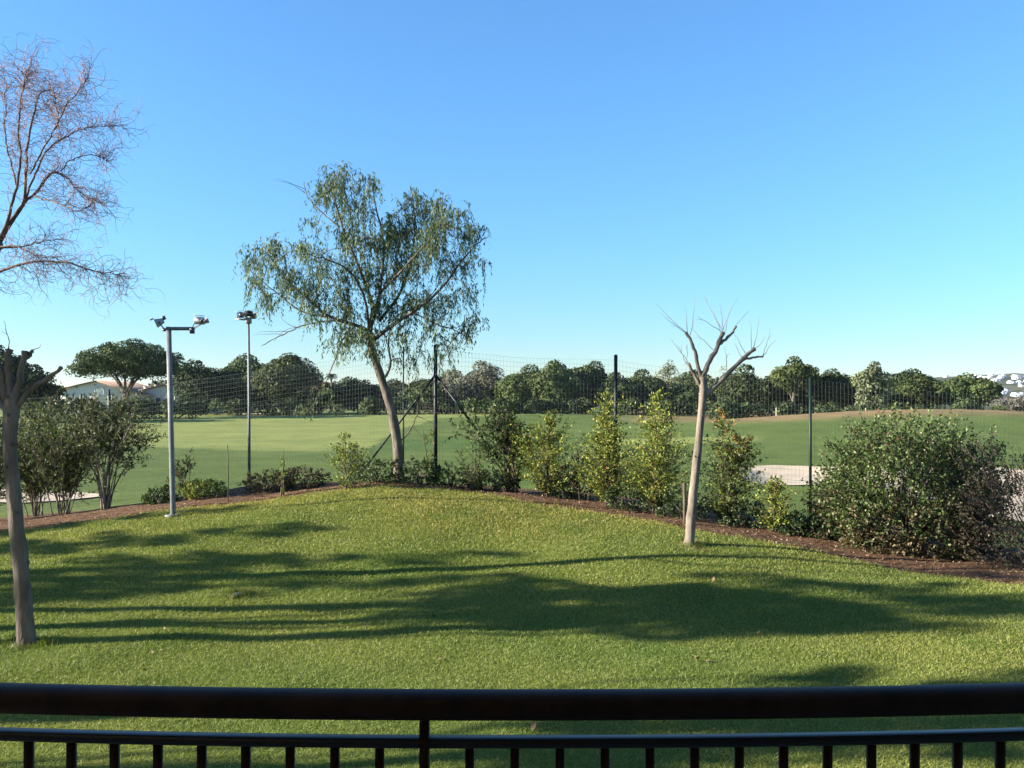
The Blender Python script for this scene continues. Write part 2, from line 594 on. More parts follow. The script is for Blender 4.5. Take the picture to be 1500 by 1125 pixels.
# ------------------------------------------------------------------ terrace the picture is taken from
FLOOR = 1.0
mb = MB()
mb.box((1.5, -.87, FLOOR / 2 - .25), (10.0, 6.2, FLOOR + .5))
tag(mb.build('terrace', M['terrace']), kind='structure')
mb = MB()
mb.box((-3.5, -1.1, 2.45), (.3, 6.0, 2.9))
tag(mb.build('added_shade_wall', M['plaster_warm']), kind='structure')  # unseen wall added at the left to keep sun off the railing

mb = MB()
mb.box((1.5, -1.2, 4.02), (10.4, 6.2, .12))
tag(mb.build('added_shade_ceiling', M['plaster_warm']), kind='structure')  # unseen slab added overhead to keep sky light off the handrail

blk = thing('added_sky_blocker', 'unseen cream block added behind the terrace to cut skylight on the garden', 'building', (4, -8, 0))  # unseen block added behind the camera, cuts skylight so shadows get darker
mb = MB()
mb.box((0, 0, 4.5), (36, 8.0, 10.0))
mb.build('wall', M['plaster_warm'], blk)
mbw = MB()
mbw.box((0, 0, 0), (1.6, .10, 2.0))
mbw.box((0, .03, 0), (.06, .09, 2.0))
_wm = mbw.mesh('window')
_wm.materials.append(M['window'])
for i in range(9):
    for z in (2.1, 5.2, 8.0):
        o = bpy.data.objects.new('window', _wm)
        COL.objects.link(o)
        o.parent = blk
        o.location = (-16 + 4 * i, 4.02, z)

# ------------------------------------------------------------------ balustrade
def rail_y(x):
    return 2.1 + .05 * (x / 1.2) ** 2 if abs(x) < 1.6 else 2.1 + .05 * (1.6 / 1.2) ** 2 + .13 * (abs(x) - 1.6)

rail = thing('balcony_railing', 'dark brown metal railing with round handrail and thin balusters along the terrace edge', 'railing', (0, 2.1, FLOOR))
_rx = np.linspace(-3.25, 4.6, 90)
mb = MB()
pts = np.stack([_rx, [rail_y(x) - 2.1 for x in _rx], np.full(len(_rx), .9117)], -1)
k = 20
th = np.arange(k) / k * 2 * math.pi
prof = np.stack([.036 * np.sign(np.cos(th)) * np.abs(np.cos(th)) ** .75, .0325 * np.sign(np.sin(th)) * np.abs(np.sin(th)) ** .75], 1)
V = np.concatenate([p + np.stack([np.zeros(k), prof[:, 0], prof[:, 1]], 1) for p in pts])
j = np.arange(k)
fq = np.concatenate([np.stack([i * k + j, i * k + (j + 1) % k, (i + 1) * k + (j + 1) % k, (i + 1) * k + j], 1) for i in range(len(pts) - 1)])
mb.add(V, [fq, np.array([list(range(k))]), np.array([[(len(pts) - 1) * k + q for q in range(k)][::-1]])][0])
mb.F.append(np.array([list(range(k))]))
mb.build('handrail', M['rail'], rail, True)

def flat_rail(name, z, hw, hh):
    mb = MB()
    prof = np.array([(-hw, -hh + .003), (-hw + .003, -hh), (hw - .003, -hh), (hw, -hh + .003), (hw, hh - .003), (hw - .003, hh), (-hw + .003, hh), (-hw, hh - .003)])
    V = np.concatenate([np.array([p[0], p[1], z]) + np.stack([np.zeros(8), prof[:, 0], prof[:, 1]], 1) for p in pts])
    j = np.arange(8)
    fq = np.concatenate([np.stack([i * 8 + j, (i + 1) * 8 + j, (i + 1) * 8 + (j + 1) % 8, i * 8 + (j + 1) % 8], 1) for i in range(len(pts) - 1)])
    mb.add(V, fq)
    mb.build(name, M['rail_steel'], rail)

flat_rail('middle_rail', .8275, .018, .0105)
flat_rail('bottom_rail', .10, .018, .0105)
x_post = (622 - CX) / F * rail_y(-.2)
mbb = MB()
mbb.box((0, 0, (.817 + .1105) / 2), (.0195, .012, .817 - .1105))
bal_mesh = mbb.mesh('baluster')
bal_mesh.materials.append(M['rail'])
mbp = MB()
mbp.box((0, 0, .4385), (.0205, .040, .877))
mbp.box((0, 0, .004), (.07, .07, .008))
post_mesh = mbp.mesh('post')
post_mesh.materials.append(M['rail'])
for i in range(-30, 46):
    x = x_post + i * .1027
    if x < -3.15 or x > 4.5:
        continue
    is_post = i % 14 == 0
    o = bpy.data.objects.new('post' if is_post else 'baluster', post_mesh if is_post else bal_mesh)
    COL.objects.link(o)
    o.parent = rail
    o.location = (x, rail_y(x) - 2.1, 0)

# ------------------------------------------------------------------ wire mesh fence on the garden's far side
fposts = [stand(-330, 26.5), stand(-90, 24.6), stand(160, 23.0), stand(591, 20.3), np.array([*at(638, 712, 20.0)[:2], 0]), np.array([*at(902, 735, 19.2)[:2], 0]),
          np.array([*at(1187, 770, 18.7)[:2], 0]), stand(1540, 18.1), stand(1800, 17.7)]
for p in fposts:
    p[2] = float(h(p[0], p[1]))
FH = 2.95
corner = fposts[4]
fence = thing('wire_mesh_fence', 'tall green wire mesh fence on dark posts between garden and golf course', 'fence', corner)
tops = [FH] * len(fposts)
for i, p in enumerate(fposts):
    mb = MB()
    r = [.022, .022, .024, .016, .042, .038, .03, .03, .03][i]
    hh = tops[i] + (.10 if i in (4, 5) else .02)
    q = p - corner
    mb.tube([q + (0, 0, -.2), q + (0, 0, hh * .5), q + (0, 0, hh)], r, 12)
    mb.tube([q + (0, 0, hh), q + (0, 0, hh + .02)], [r * 1.12, r * .5], 12)
    mb.build('post', M['post_dark'] if i in (2, 4, 5) else M['post_green'], fence, True)
for (a, b, k) in ((4, 3, 2.5), (4, 5, .48)):
    p0 = fposts[a] - corner + np.array([0, 0, 2.42])
    e = fposts[a] + (fposts[b] - fposts[a]) * k
    e[2] = float(h(e[0], e[1])) + .1
    mb = MB()
    mb.tube([p0, (p0 + e - corner) / 2, e - corner], .024, 10)
    mb.build('brace', M['post_dark'], fence, True)

def wire_panel(i):
    a, b = fposts[i] - corner, fposts[i + 1] - corner
    L_ = np.hypot(*(b - a)[:2])
    n = int(L_ / .075)
    rows = int(FH / .10)
    V, Fc = [], []
    rg = rng_(40 + i)
    r = .0016
    def seg(ps):
        ps = np.array(ps)
        t = unit(ps[-1] - ps[0])
        u = unit(np.cross(t, [0.3, 1, .2]))
        w = np.cross(t, u)
        for q, p in enumerate(ps):
            V.extend([p + r * u, p + r * (-.5 * u + .87 * w), p + r * (-.5 * u - .87 * w)])
        base = len(V) - 3 * len(ps)
        for q in range(len(ps) - 1):
            o = base + 3 * q
            for c in range(3):
                Fc.append((o + c, o + (c + 1) % 3, o + 3 + (c + 1) % 3, o + 3 + c))
    ph = rg.uniform(0, 6)
    def pt(t, z):
        p = a + (b - a) * t
        g = float(h(*(p + corner)[:2])) - corner[2]
        lin = a[2] + (b[2] - a[2]) * t
        sag = -.05 * math.sin(math.pi * t) * (z / FH) + .012 * math.sin(9 * t + ph + z * 2)
        return np.array([p[0] + .01 * math.sin(t * 14 + z), p[1] + .02 * math.sin(t * 11 + z * 1.7), max(lin + z + sag, g + z * .05 + .01) if z < .3 else lin + z + sag])
    for c in range(n + 1):
        t = c / n
        seg([pt(t, z) for z in (.02, FH * .35, FH * .68, FH)])
    for z in np.linspace(.03, FH, rows):
        seg([pt(t, z) for t in np.linspace(0, 1, 13)])
    mb = MB()
    mb.add(np.array(V), np.array(Fc))
    o = mb.build('wire_mesh', M['wire'], fence)
    o['kind'] = 'stuff'

for i in range(len(fposts) - 1):
    wire_panel(i)

# ------------------------------------------------------------------ lamp posts with floodlights
def rot_to(d, up=(0, 0, 1)):
    d = unit(d)
    s_ = unit(np.cross(up, d))
    return np.stack([s_, np.cross(d, s_), d], 1)       # columns: side, up-ish, forward (local z -> d)

def floodlight(parent, c, d, sc, mount):
    """c centre, d aiming direction, mount the point its bracket grips"""
    R = rot_to(d)
    mb = MB()
    prof = [(-.42, .16), (-.40, .30), (-.1, .42), (.22, .54), (.30, .56), (.34, .56)]
    V = []
    for z, w in prof:
        for sx, sy in ((-1, -.72), (-.8, -.85), (.8, -.85), (1, -.72), (1, .72), (.8, .85), (-.8, .85), (-1, .72)):
            V.append((sx * w * sc, sy * w * .8 * sc, z * sc))
    V = np.array(V) @ R.T + c
    j = np.arange(8)
    f = [np.concatenate([np.stack([i * 8 + j, i * 8 + (j + 1) % 8, (i + 1) * 8 + (j + 1) % 8, (i + 1) * 8 + j], 1) for i in range(len(prof) - 1)])]
    mb.add(V, f[0])
    mb.F.append(np.array([list(range(8))[::-1]]))
    o = mb.build('floodlight', M['lamp_grey'], parent)
    g = MB()
    g.box(c + R @ np.array([0, 0, .345 * sc]), (1.02 * sc, .72 * sc, .02 * sc), R)
    g.build('lens', M['window'], o)
    v = MB()
    v.box(c + R @ np.array([0, .49 * sc, .50 * sc]), (1.14 * sc, .03 * sc, .34 * sc), R)
    v.build('visor', M['lamp_grey'], o)
    gb = MB()
    gb.box(c + R @ np.array([0, .20 * sc, -.50 * sc]), (.42 * sc, .34 * sc, .36 * sc), R)
    gb.build('gear_box', M['lamp_dark'], o)
    k = MB()
    for s_ in (-1, 1):
        a = c + R @ np.array([s_ * .60 * sc, 0, .05 * sc])
        k.tube([a, (a + mount) / 2 + (0, 0, -.02 * sc), mount], .05 * sc, 6)
    k.build('bracket', M['lamp_dark'], o)

b = on_ground(254, 757)
lp = thing('lamp_post', 'square galvanised steel lamp post with side arm and two floodlights on the lawn', 'lamp post', b)
k = b[1] / F
topz = (757 - 479) * k
mb = MB()
w_ = .078
prof = np.array([(-w_ / 2 + .008, -w_ / 2), (w_ / 2 - .008, -w_ / 2), (w_ / 2, -w_ / 2 + .008), (w_ / 2, w_ / 2 - .008), (w_ / 2 - .008, w_ / 2), (-w_ / 2 + .008, w_ / 2), (-w_ / 2, w_ / 2 - .008), (-w_ / 2, -w_ / 2 + .008)])
lean = -7 * k
V = np.concatenate([np.c_[prof + (lean * t, 0), np.full(8, -.15 + (topz + .15) * t)] for t in (0, .5, 1)])
j = np.arange(8)
mb.add(V, np.concatenate([np.stack([i * 8 + j, i * 8 + (j + 1) % 8, (i + 1) * 8 + (j + 1) % 8, (i + 1) * 8 + j], 1) for i in range(2)]))
mb.F.append(np.array([[16 + q for q in range(8)]]))
mb.build('post', M['galv'], lp)
mb = MB()
mb.box((.004, 0, .02), (.24, .24, .03))
for sx in (-1, 1):
    for sy in (-1, 1):
        mb.tube([(sx * .09, sy * .09, .03), (sx * .09, sy * .09, .06)], .012, 6)
mb.build('base_plate', M['galv'], lp)
mb = MB()
mb.box((lean + .045 + 16 * k, 0, topz - .034), (33 * k, .06, .062))
mb.build('arm', M['galv'], lp)
mb = MB()
mb.box((lean + .045 + 31.0 * k, 0, topz - .075), (.07, .075, .10))
mb.build('end_bracket', M['lamp_dark'], lp)
mb = MB()
mb.box((lean - .075, 0, topz - .055), (.066, .055, .055))
mb.build('side_bracket', M['lamp_dark'], lp)
floodlight(lp, np.array([-20 * k, -.02, topz + .085]), np.array([-.88, -.3, -.42]), .20, np.array([lean - .07, 0, topz - .05]))
floodlight(lp, np.array([lean + 47 * k, 0, topz + .10]), np.array([-.62, .55, .25]), .18, np.array([lean + .045 + 31 * k, 0, topz - .03]))
floodlight(lp, np.array([lean + 55 * k, -.05, topz + .10]), np.array([.72, .5, .34]), .13, np.array([lean + .045 + 32 * k, 0, topz - .05]))

b = on_ground(365, 716)
lp2 = thing('lamp_post', 'slim round lamp post topped by a cluster of floodlights beside the weeping tree', 'lamp post', b)
k = b[1] / F
topz = (716 - 470) * k
mb = MB()
mb.tube([(0, 0, -.15), (0, 0, topz * .5), (-1 * k, 0, topz)], [.034, .03, .026], 12)
mb.build('post', M['galv'], lp2, True)
mb = MB()
mb.tube([(-1 * k, 0, topz - .06), (-1 * k, 0, topz + .05), (-1 * k, 0, topz + .07)], [.07, .075, .04], 12)
mb.build('collar', M['lamp_grey'], lp2, True)
floodlight(lp2, np.array([-10 * k, -.05, topz + .12]), np.array([-.55, -.72, -.05]), .17, np.array([-2 * k, 0, topz + .03]))
floodlight(lp2, np.array([1 * k, -.10, topz + .15]), np.array([.30, -.9, -.15]), .16, np.array([-1 * k, 0, topz + .04]))
floodlight(lp2, np.array([2 * k, .14, topz + .12]), np.array([.7, .7, -.05]), .16, np.array([0, 0, topz + .03]))
mb = MB()
mb.tube([(-3 * k, -.02, topz + .02), (-20 * k, -.03, topz + .035)], .018, 8)
mb.build('spur', M['lamp_grey'], lp2, True)

# ------------------------------------------------------------------ tree helpers
def spline(p, n):
    """smooth polyline through control points (Catmull-Rom)"""
    p = np.asarray(p, float)
    if len(p) < 3:
        return np.stack([p[0] + (p[-1] - p[0]) * t for t in np.linspace(0, 1, n)])
    q = np.concatenate([[2 * p[0] - p[1]], p, [2 * p[-1] - p[-2]]])
    out = []
    for t in np.linspace(0, len(p) - 1 - 1e-6, n):
        i = int(t)
        u = t - i
        a, b, c, d = q[i:i + 4]
        out.append(.5 * (2 * b + (c - a) * u + (2 * a - 5 * b + 4 * c - d) * u * u + (3 * b - a - 3 * c + d) * u ** 3))
    return np.array(out)

def px_limb(base, pts, d0):
    """limb drawn in photo pixels (px, py, metres off the trunk's own distance) -> local points"""
    return np.array([at(p[0], p[1], d0 + (p[2] if len(p) > 2 else 0)) - base for p in pts])

def wander(rng, p, d, n, step, curl, grav=0.0):
    pts = [np.array(p, float)]
    d = unit(d)
    ax = unit(rng.normal(size=3))
    for i in range(n):
        ax = unit(ax + rng.normal(0, .6, 3))
        d = unit(d + curl * np.cross(ax, d) + np.array([0, 0, grav]) + rng.normal(0, curl * .35, 3))
        pts.append(pts[-1] + d * step)
    return np.array(pts)

# ------------------------------------------------------------------ weeping pepper tree
b = stand(584, 19.6)
D0 = b[1]
k = D0 / F
t = thing('weeping_tree', 'weeping evergreen tree with hanging narrow leaves and leaning trunk by the fence corner', 'tree', b)
rg = rng_(7)
mb = MB()
trunk = spline(px_limb(b, [(585, 718), (584, 690), (582, 650), (573, 600), (558, 552), (545, 512), (541, 485)], D0), 26)
rr = np.interp(np.linspace(0, 1, 26), [0, .07, .15, .5, 1], [12, 9, 8, 6.6, 4.6]) * k
mb.tube(trunk, rr * (1 + .05 * np.sin(np.arange(26) * 1.9)), 12)
for (px, py, ang) in ((577, 640, 1), (583, 620, -1)):
    pass
mb.build('trunk', M['bark_grey'], t, True)
limbs = [
    ([(541, 485), (520, 476), (480, 462), (455, 440), (420, 410), (392, 372), (375, 362)], 4.2),
    ([(541, 485), (545, 445), (525, 390, -.2), (498, 320, -.3), (488, 275, -.3), (492, 255, -.3)], 4.5),
    ([(541, 488), (556, 430, .3), (562, 360, .5), (550, 300, .6), (541, 255, .6)], 4.2),
    ([(545, 500), (575, 476, -.2), (612, 452, -.3), (645, 424, -.3), (672, 388, -.2), (700, 356, 0), (713, 348, 0)], 4.4),
    ([(556, 470, .1), (588, 425, .5), (606, 360, .8), (606, 300, .9), (602, 275, .9)], 3.6),
    ([(521, 478), (490, 470, .3), (448, 476, .5), (410, 492, .6), (384, 506, .7)], 2.2),
    ([(560, 560), (572, 535, .2), (569, 500, .3), (580, 465, .5), (625, 440, .9), (655, 395, 1.2)], 2.6),
    ([(541, 485), (535, 440, -.7), (515, 400, -1.2), (480, 380, -1.6), (455, 375, -1.7)], 3.0),
    ([(555, 430, .2), (590, 395, -.7), (630, 350, -1.1), (655, 325, -1.2)], 2.8),
    ([(480, 465, 0), (440, 455, .4), (400, 425, .6), (365, 395, .6)], 2.0),
    ([(582, 650), (600, 632, -.1), (612, 600, -.2), (606, 570, -.2)], 1.6),
    ([(495, 330, -.3), (470, 310, -.2), (452, 290, -.1), (445, 268, 0)], 1.4),
    ([(600, 455, -.2), (640, 475, -.4), (670, 485, -.4), (690, 500, -.3)], 1.8),
    ([(520, 478, 0), (500, 500, -.3), (490, 530, -.4), (470, 575, -.5), (450, 605, -.5)], 1.5),
]
mb = MB()
lp_ = []
for pts, r0 in limbs:
    q = spline(px_limb(b, pts, D0), 22)
    q = q + rg.normal(0, .012, q.shape) * np.linspace(0, 1, 22)[:, None]
    mb.tube(q, np.linspace(r0 * .72, .5, 22) * k, 7)
    lp_.append(q)
# foliage: clumps of hanging strands
clumps = [(500, 268, 30, 1), (538, 262, 22, .7), (478, 285, 25, .7), (515, 305, 32, 1), (600, 288, 30, .9), (630, 305, 28, .9), (660, 332, 32, 1), (693, 338, 22, .8), (570, 330, 34, 1),
          (520, 350, 36, 1), (465, 330, 18, .25), (468, 378, 30, .8), (400, 366, 26, .9), (370, 382, 24, .9), (365, 410, 18, .6), (420, 405, 30, .9), (445, 425, 30, .9), (490, 415, 36, 1.1), (540, 400, 40, 1.2),
          (590, 385, 40, 1.2), (640, 380, 36, 1.1), (680, 385, 28, .8), (565, 445, 36, 1), (610, 440, 34, .9), (655, 445, 28, .7), (690, 430, 20, .5), (510, 455, 30, .9), (465, 455, 28, .8),
          (540, 492, 16, 2.2), (546, 518, 13, 1.4), (520, 492, 22, .8), (590, 490, 30, .5), (640, 480, 30, .45), (685, 480, 22, .35), (500, 500, 24, .5), (600, 330, 34, .9), (640, 350, 30, .8), (545, 350, 34, .9), (385, 440, 28, .5),
          (436, 362, 14, .12), (620, 515, 30, .2), (665, 505, 25, .25), (475, 575, 10, .25), (452, 600, 10, .25), (700, 470, 16, .3), (608, 575, 14, .3), (650, 530, 25, .1), (590, 530, 22, .15)]
pal = [(5, (.066, .094, .046)), (4, (.10, .132, .066)), (2.5, (.155, .185, .095)), (3, (.036, .058, .030)), (.6, (.21, .22, .12))]
mbl, mbt = MB(), mb
allP = np.concatenate(lp_)
for (cx, cy, r, dens) in clumps:
    n = int(62 * dens * (r / 30) ** 1.3) + 6
    for _ in range(n):
        u = rg.normal(0, .42, 3).clip(-1.2, 1.2)
        c = at(cx + u[0] * r, cy + u[2] * r * .8 - 6, D0) - b
        near = allP[np.argmin(((allP - c) ** 2 * np.array([1, .08, 1])).sum(1))]
        c[1] = near[1] * .7 + u[1] * .75
        Ls = rg.uniform(.14, .46) * (0.7 if r < 18 else 1)
        m = int(Ls / .032)
        s = np.linspace(0, 1, m)
        th = rg.uniform(0, 6.28)
        out = np.array([math.cos(th), math.sin(th), 0])
        sway = rg.normal(0, .05, 3)
        st = c + out * (.16 * (1 - np.exp(-3 * s)))[:, None] * rg.uniform(.4, 1.4) + np.stack([sway[0] * s, sway[1] * s, .05 * np.sin(s * 3.0) - Ls * s ** 1.15], 1)
        if rg.random() < .22:
            mbt.tube(np.concatenate([[c - out * .12 + (0, 0, -.04)], st[::4]]), .0035, 3, cap=False)
        lv = np.repeat(st, 2, axis=0)
        Dn = rg.normal(0, .42, lv.shape) + np.array([0, 0, -1.0])
        colr = pick(rg, 1, pal, .12) * (1 + rg.normal(0, .16, (len(lv), 1))).clip(.5, 1.6)
        mbl.leaves(lv + rg.normal(0, .012, lv.shape), Dn, rg.uniform(.06, .12, len(lv)), rg.uniform(.014, .026, len(lv)), colr, rg)
    # twig from the closest limb
    c = at(cx, cy, D0) - b
    i = np.argmin(((allP - c) ** 2 * np.array([1, .3, 1])).sum(1))
    c[1] = allP[i][1] + rg.normal(0, .2)
    mid = (allP[i] + c) / 2 + (0, 0, .08)
    mbt.tube(spline([allP[i], mid, c], 7), np.linspace(.012, .005, 7), 4)
for _ in range(34):       # bare twigs poking out of the crown
    i = rg.integers(len(allP))
    d = unit(allP[i] * np.array([1, .5, .25]) - np.array([-.5, 0, .8]))
    q = wander(rg, allP[i], d, 9, .075, .16, .01)
    mbt.tube(q, np.linspace(.007, .002, len(q)), 3, cap=False)
mbt.build('branches', M['bark_brown'], t, True)
mbl.build('crown', M['leaf_gloss'], t)

# ------------------------------------------------------------------ pollarded trees
def pollard(label, bx, by, trunk_px, widths, stubs, twigs, seed, matn):
    b = on_ground(bx, by)
    D0 = b[1]
    k = D0 / F
    t = thing('pollarded_tree', label, 'tree', b)
    rg = rng_(seed)
    q = spline(px_limb(b, trunk_px, D0), 24)
    q[0, 2] = -.12
    w = np.interp(np.linspace(0, 1, 24), np.linspace(0, 1, len(widths)), widths) / 2 * k * .88
    mb = MB()
    mb.tube(q, w * (1 + .04 * np.sin(np.arange(24) * 2.3) + rg.normal(0, .018, 24)), 18)
    vv = mb.V[0]
    vv += rg.normal(0, .05, vv.shape) * np.repeat(w, 18)[:, None]
    for _ in range(9):                       # knots and healed pruning scars
        i = rg.integers(4, 23)
        th = rg.uniform(0, 6.28)
        o_ = np.array([math.cos(th), math.sin(th), .1])
        mb.tube([q[i] + o_ * w[i] * .7, q[i] + o_ * w[i] * 1.02, q[i] + o_ * w[i] * 1.14], np.array([.5, .38, .16]) * w[i] * rg.uniform(.7, 1.1), 8, (.7, .66, .62))
    mb.build('trunk', M[matn], t, True)
    mbt = MB()
    tips = []
    for pts, w0, w1 in stubs:
        q = spline(px_limb(b, pts, D0), 12)
        q += rg.normal(0, .006, q.shape)
        q = np.concatenate([q, [q[-1] + (q[-1] - q[-2]) * .15]])
        r = np.linspace(w0, w1, 12) / 2 * k * (1 + .10 * np.sin(np.arange(12) * 2.1 + w0))
        r = np.append(r * np.append(np.ones(11), 1.25), r[-1] * .8)
        mb = MB()
        mb.tube(q, r, 9)
        mb.build('limb', M[matn], t, True)
        tips.append(q[-1])
    for (x0, y0, x1, y1, dd) in twigs:
        a, e = at(x0, y0, D0 + dd * .4) - b, at(x1, y1, D0 + dd) - b
        n = 9
        q = np.stack([a + (e - a) * s for s in np.linspace(0, 1, n)]) + np.cumsum(rg.normal(0, .008, (n, 3)), 0)
        mbt.tube(q, np.linspace(.0055, .002, n), 4, cap=False)
        if rg.random() < .7:
            i = rg.integers(3, 7)
            q2 = wander(rg, q[i], (e - a) / np.linalg.norm(e - a) + rg.normal(0, .5, 3), 4, np.linalg.norm(e - a) * .08, .1)
            mbt.tube(q2, np.linspace(.003, .0015, len(q2)), 3, cap=False)
    if twigs:
        mbt.build('twigs', M['bark_twig'], t)['kind'] = 'stuff'
    return t

def z5(x, y):
    return 940 + x / 2.8133, 420 + y / 2.8133

pollard('leafless pollarded tree with pale trunk, cut limbs and upright twigs at the planting bed', 1010, 798,
        [(1009, 803), (1010, 790), (1015, 730), (1022, 660), (1028, 600), (1030, 570), (1029, 552)], [20, 16.5, 14.5, 13, 12, 13, 11],
        [([z5(255, 430), z5(232, 390), z5(215, 355), z5(190, 318)], 6, 4), ([z5(245, 380), z5(225, 290), z5(208, 235), z5(185, 190)], 6, 4),
         ([z5(250, 375), z5(268, 330), z5(305, 258), z5(335, 190)], 8, 6), ([z5(318, 238), z5(350, 212), z5(372, 190), z5(388, 165)], 5, 3),
         ([z5(258, 455), z5(285, 425), z5(318, 398), z5(380, 332), z5(432, 285), z5(464, 256)], 9, 5), ([z5(415, 300), z5(455, 292), z5(500, 287)], 4, 2.5)],
        [(*z5(185, 190), *z5(62, 65), .2), (*z5(185, 190), *z5(105, 130), -.3), (*z5(190, 190), *z5(180, 75), .1), (*z5(200, 200), *z5(225, 50), -.2), (*z5(190, 318), *z5(115, 210), .2), (*z5(190, 318), *z5(150, 230), -.2), (*z5(190, 240), *z5(190, 330), 0),
         (*z5(335, 180), *z5(255, 40), .2), (*z5(335, 180), *z5(315, 65), -.2), (*z5(335, 180), *z5(395, 45), .2), (*z5(330, 190), *z5(225, 125), -.3), (*z5(300, 260), *z5(220, 180), .2), (*z5(388, 165), *z5(450, 108), .1), (*z5(325, 180), *z5(290, 80), .3), (*z5(340, 185), *z5(360, 90), -.3),
         (*z5(464, 256), *z5(485, 120), .1), (*z5(455, 256), *z5(445, 140), -.2), (*z5(500, 287), *z5(550, 210), .2), (*z5(500, 285), *z5(535, 185), -.2), (*z5(430, 285), *z5(385, 205), .2), (*z5(464, 256), *z5(505, 205), .3), (*z5(420, 290), *z5(400, 230), -.3), (*z5(265, 60), *z5(262, 40), 0), (*z5(345, 330), *z5(335, 250), .2)],
        11, 'bark_pale')
pollard('leafless pollarded tree with thick grey trunk and short sawn stubs on the lawn', 40, 943,
        [(41, 950), (39, 938), (33, 860), (25, 780), (18, 700), (14, 645), (17, 600), (18, 575)], [38, 29, 25.5, 23.5, 22, 22, 25, 20],
        [([(14, 610), (6, 570), (0, 540), (-6, 520)], 13, 9), ([(16, 600), (14, 560), (12, 530), (14, 512)], 11, 9), ([(20, 595), (28, 560), (33, 535), (38, 516)], 11, 8), ([(36, 530), (43, 520), (47, 514)], 5, 5),
         ([(22, 598), (45, 572), (65, 558), (91, 538)], 9, 5), ([(12, 600), (-10, 575), (-30, 545)], 12, 8)],
        [(12, 512, 2, 470, .1), (14, 512, 8, 478, -.1), (46, 514, 58, 500, .1), (0, 540, -12, 480, .2)], 12, 'bark_grey')

# ------------------------------------------------------------------ contorted leafless tree reaching in from the left
D0 = 12.6
b = stand(-95, D0)
k = D0 / F
t = thing('leafless_tree', 'tall leafless tree with curling reddish twigs reaching over the lawn', 'tree', b)
rg = rng_(23)
tr = spline(px_limb(b, [(-95, 880), (-92, 760), (-84, 640), (-70, 540), (-48, 465), (-20, 400), (0, 355)], D0), 24)
tr[0, 2] = -.15
mb = MB()
mb.tube(tr, np.linspace(15, 5, 24) * k, 12)
mb.build('trunk', M['bark_brown'], t, True)
wl = [
    ([(-2, 358), (15, 325, .1), (30, 304, .1), (48, 287, .2), (72, 257, .3), (82, 250, .3), (100, 258, .4), (122, 275, .4), (150, 291, .4)], 4.2),
    ([(-6, 362), (12, 320, -.1), (24, 275, -.2), (26, 225, -.3), (21, 165, -.4), (26, 118, -.4), (40, 92, -.4)], 3.6),
    ([(10, 330), (36, 296, 0), (42, 250, 0), (48, 195, .1), (60, 150, .2), (78, 145, .2), (88, 172, .2)], 3.4),
    ([(38, 290), (52, 250, .4), (70, 215, .6), (95, 196, .7), (120, 180, .8), (168, 174, .8)], 2.4),
    ([(-60, 430), (-25, 410, 0), (0, 400, -.1), (30, 388, -.2), (75, 384, -.3), (115, 389, -.4), (145, 400, -.4), (168, 407, -.5), (192, 408, -.5)], 3.4),
    ([(-10, 366), (25, 360, .2), (50, 345, .3), (72, 330, .4)], 2.0),
    ([(-12, 364), (22, 362, -.2), (48, 374, -.3), (80, 384, -.3)], 2.2),
    ([(50, 287), (80, 297, -.3), (112, 308, -.5), (140, 300, -.5)], 1.6),
    ([(44, 255), (70, 200, -.5), (98, 150, -.7), (125, 105, -.8)], 1.8),
    ([(-6, 360), (-30, 290, .2), (-20, 210, .4), (-40, 130, .5)], 3.6),
    ([(-50, 470), (-100, 390, .2), (-140, 300, .2), (-150, 200, .1)], 5.0),
    ([(-60, 500), (-130, 450, -.5), (-190, 390, -.8), (-230, 320, -.8)], 4.0),
    ([(24, 270), (8, 220, .3), (4, 170, .4), (8, 120, .5)], 2.0),
    ([(88, 250), (110, 235, .5), (140, 232, .7), (160, 240, .8)], 1.3),
]
mb = MB()
src = []
for pts, r0 in wl:
    n = 30
    q = spline(px_limb(b, pts, D0), n)
    q += np.cumsum(rg.normal(0, .014, q.shape), 0) * np.linspace(.3, 1, n)[:, None]
    mb.tube(q, np.linspace(r0 * .8, .45, n) * k, 6)
    src.append(q)
mb.build('branches', M['bark_brown'], t, True)
mt = MB()
for li, q in enumerate(src):
    L_ = np.linalg.norm(np.diff(q, axis=0), axis=1).sum()
    n1 = int(L_ * (40 if li not in (9, 10, 11) else 10))
    for _ in range(n1):
        i = int(rg.triangular(2, len(q) - 1, len(q)))
        i = min(i, len(q) - 1)
        d = unit(q[min(i + 1, len(q) - 1)] - q[max(i - 2, 0)])
        low = li in (4, 6)
        d = unit(d * .6 + rg.normal(0, .75, 3) + np.array([.15, 0, -.25 if low else .22]))
        n = rg.integers(9, 22)
        p = wander(rg, q[i], d, n, rg.uniform(.022, .042), .30, -.05 if low else .035)
        tint = np.array([1.12, .93, .92]) * rg.uniform(.6, 1.35)
        mt.tube(p, np.linspace(.0042, .0016, len(p)), 3, tint, False)
        for _ in range(rg.integers(1, 4)):
            a = rg.integers(2, len(p) - 1)
            p2 = wander(rg, p[a], unit(p[a] - p[a - 1]) + rg.normal(0, .7, 3), rg.integers(6, 14), rg.uniform(.018, .034), .36, -.03 if low else .03)
            mt.tube(p2, np.linspace(.0026, .0012, len(p2)), 3, tint, False)
mt.build('twigs', M['bark_twig'], t)['kind'] = 'stuff'

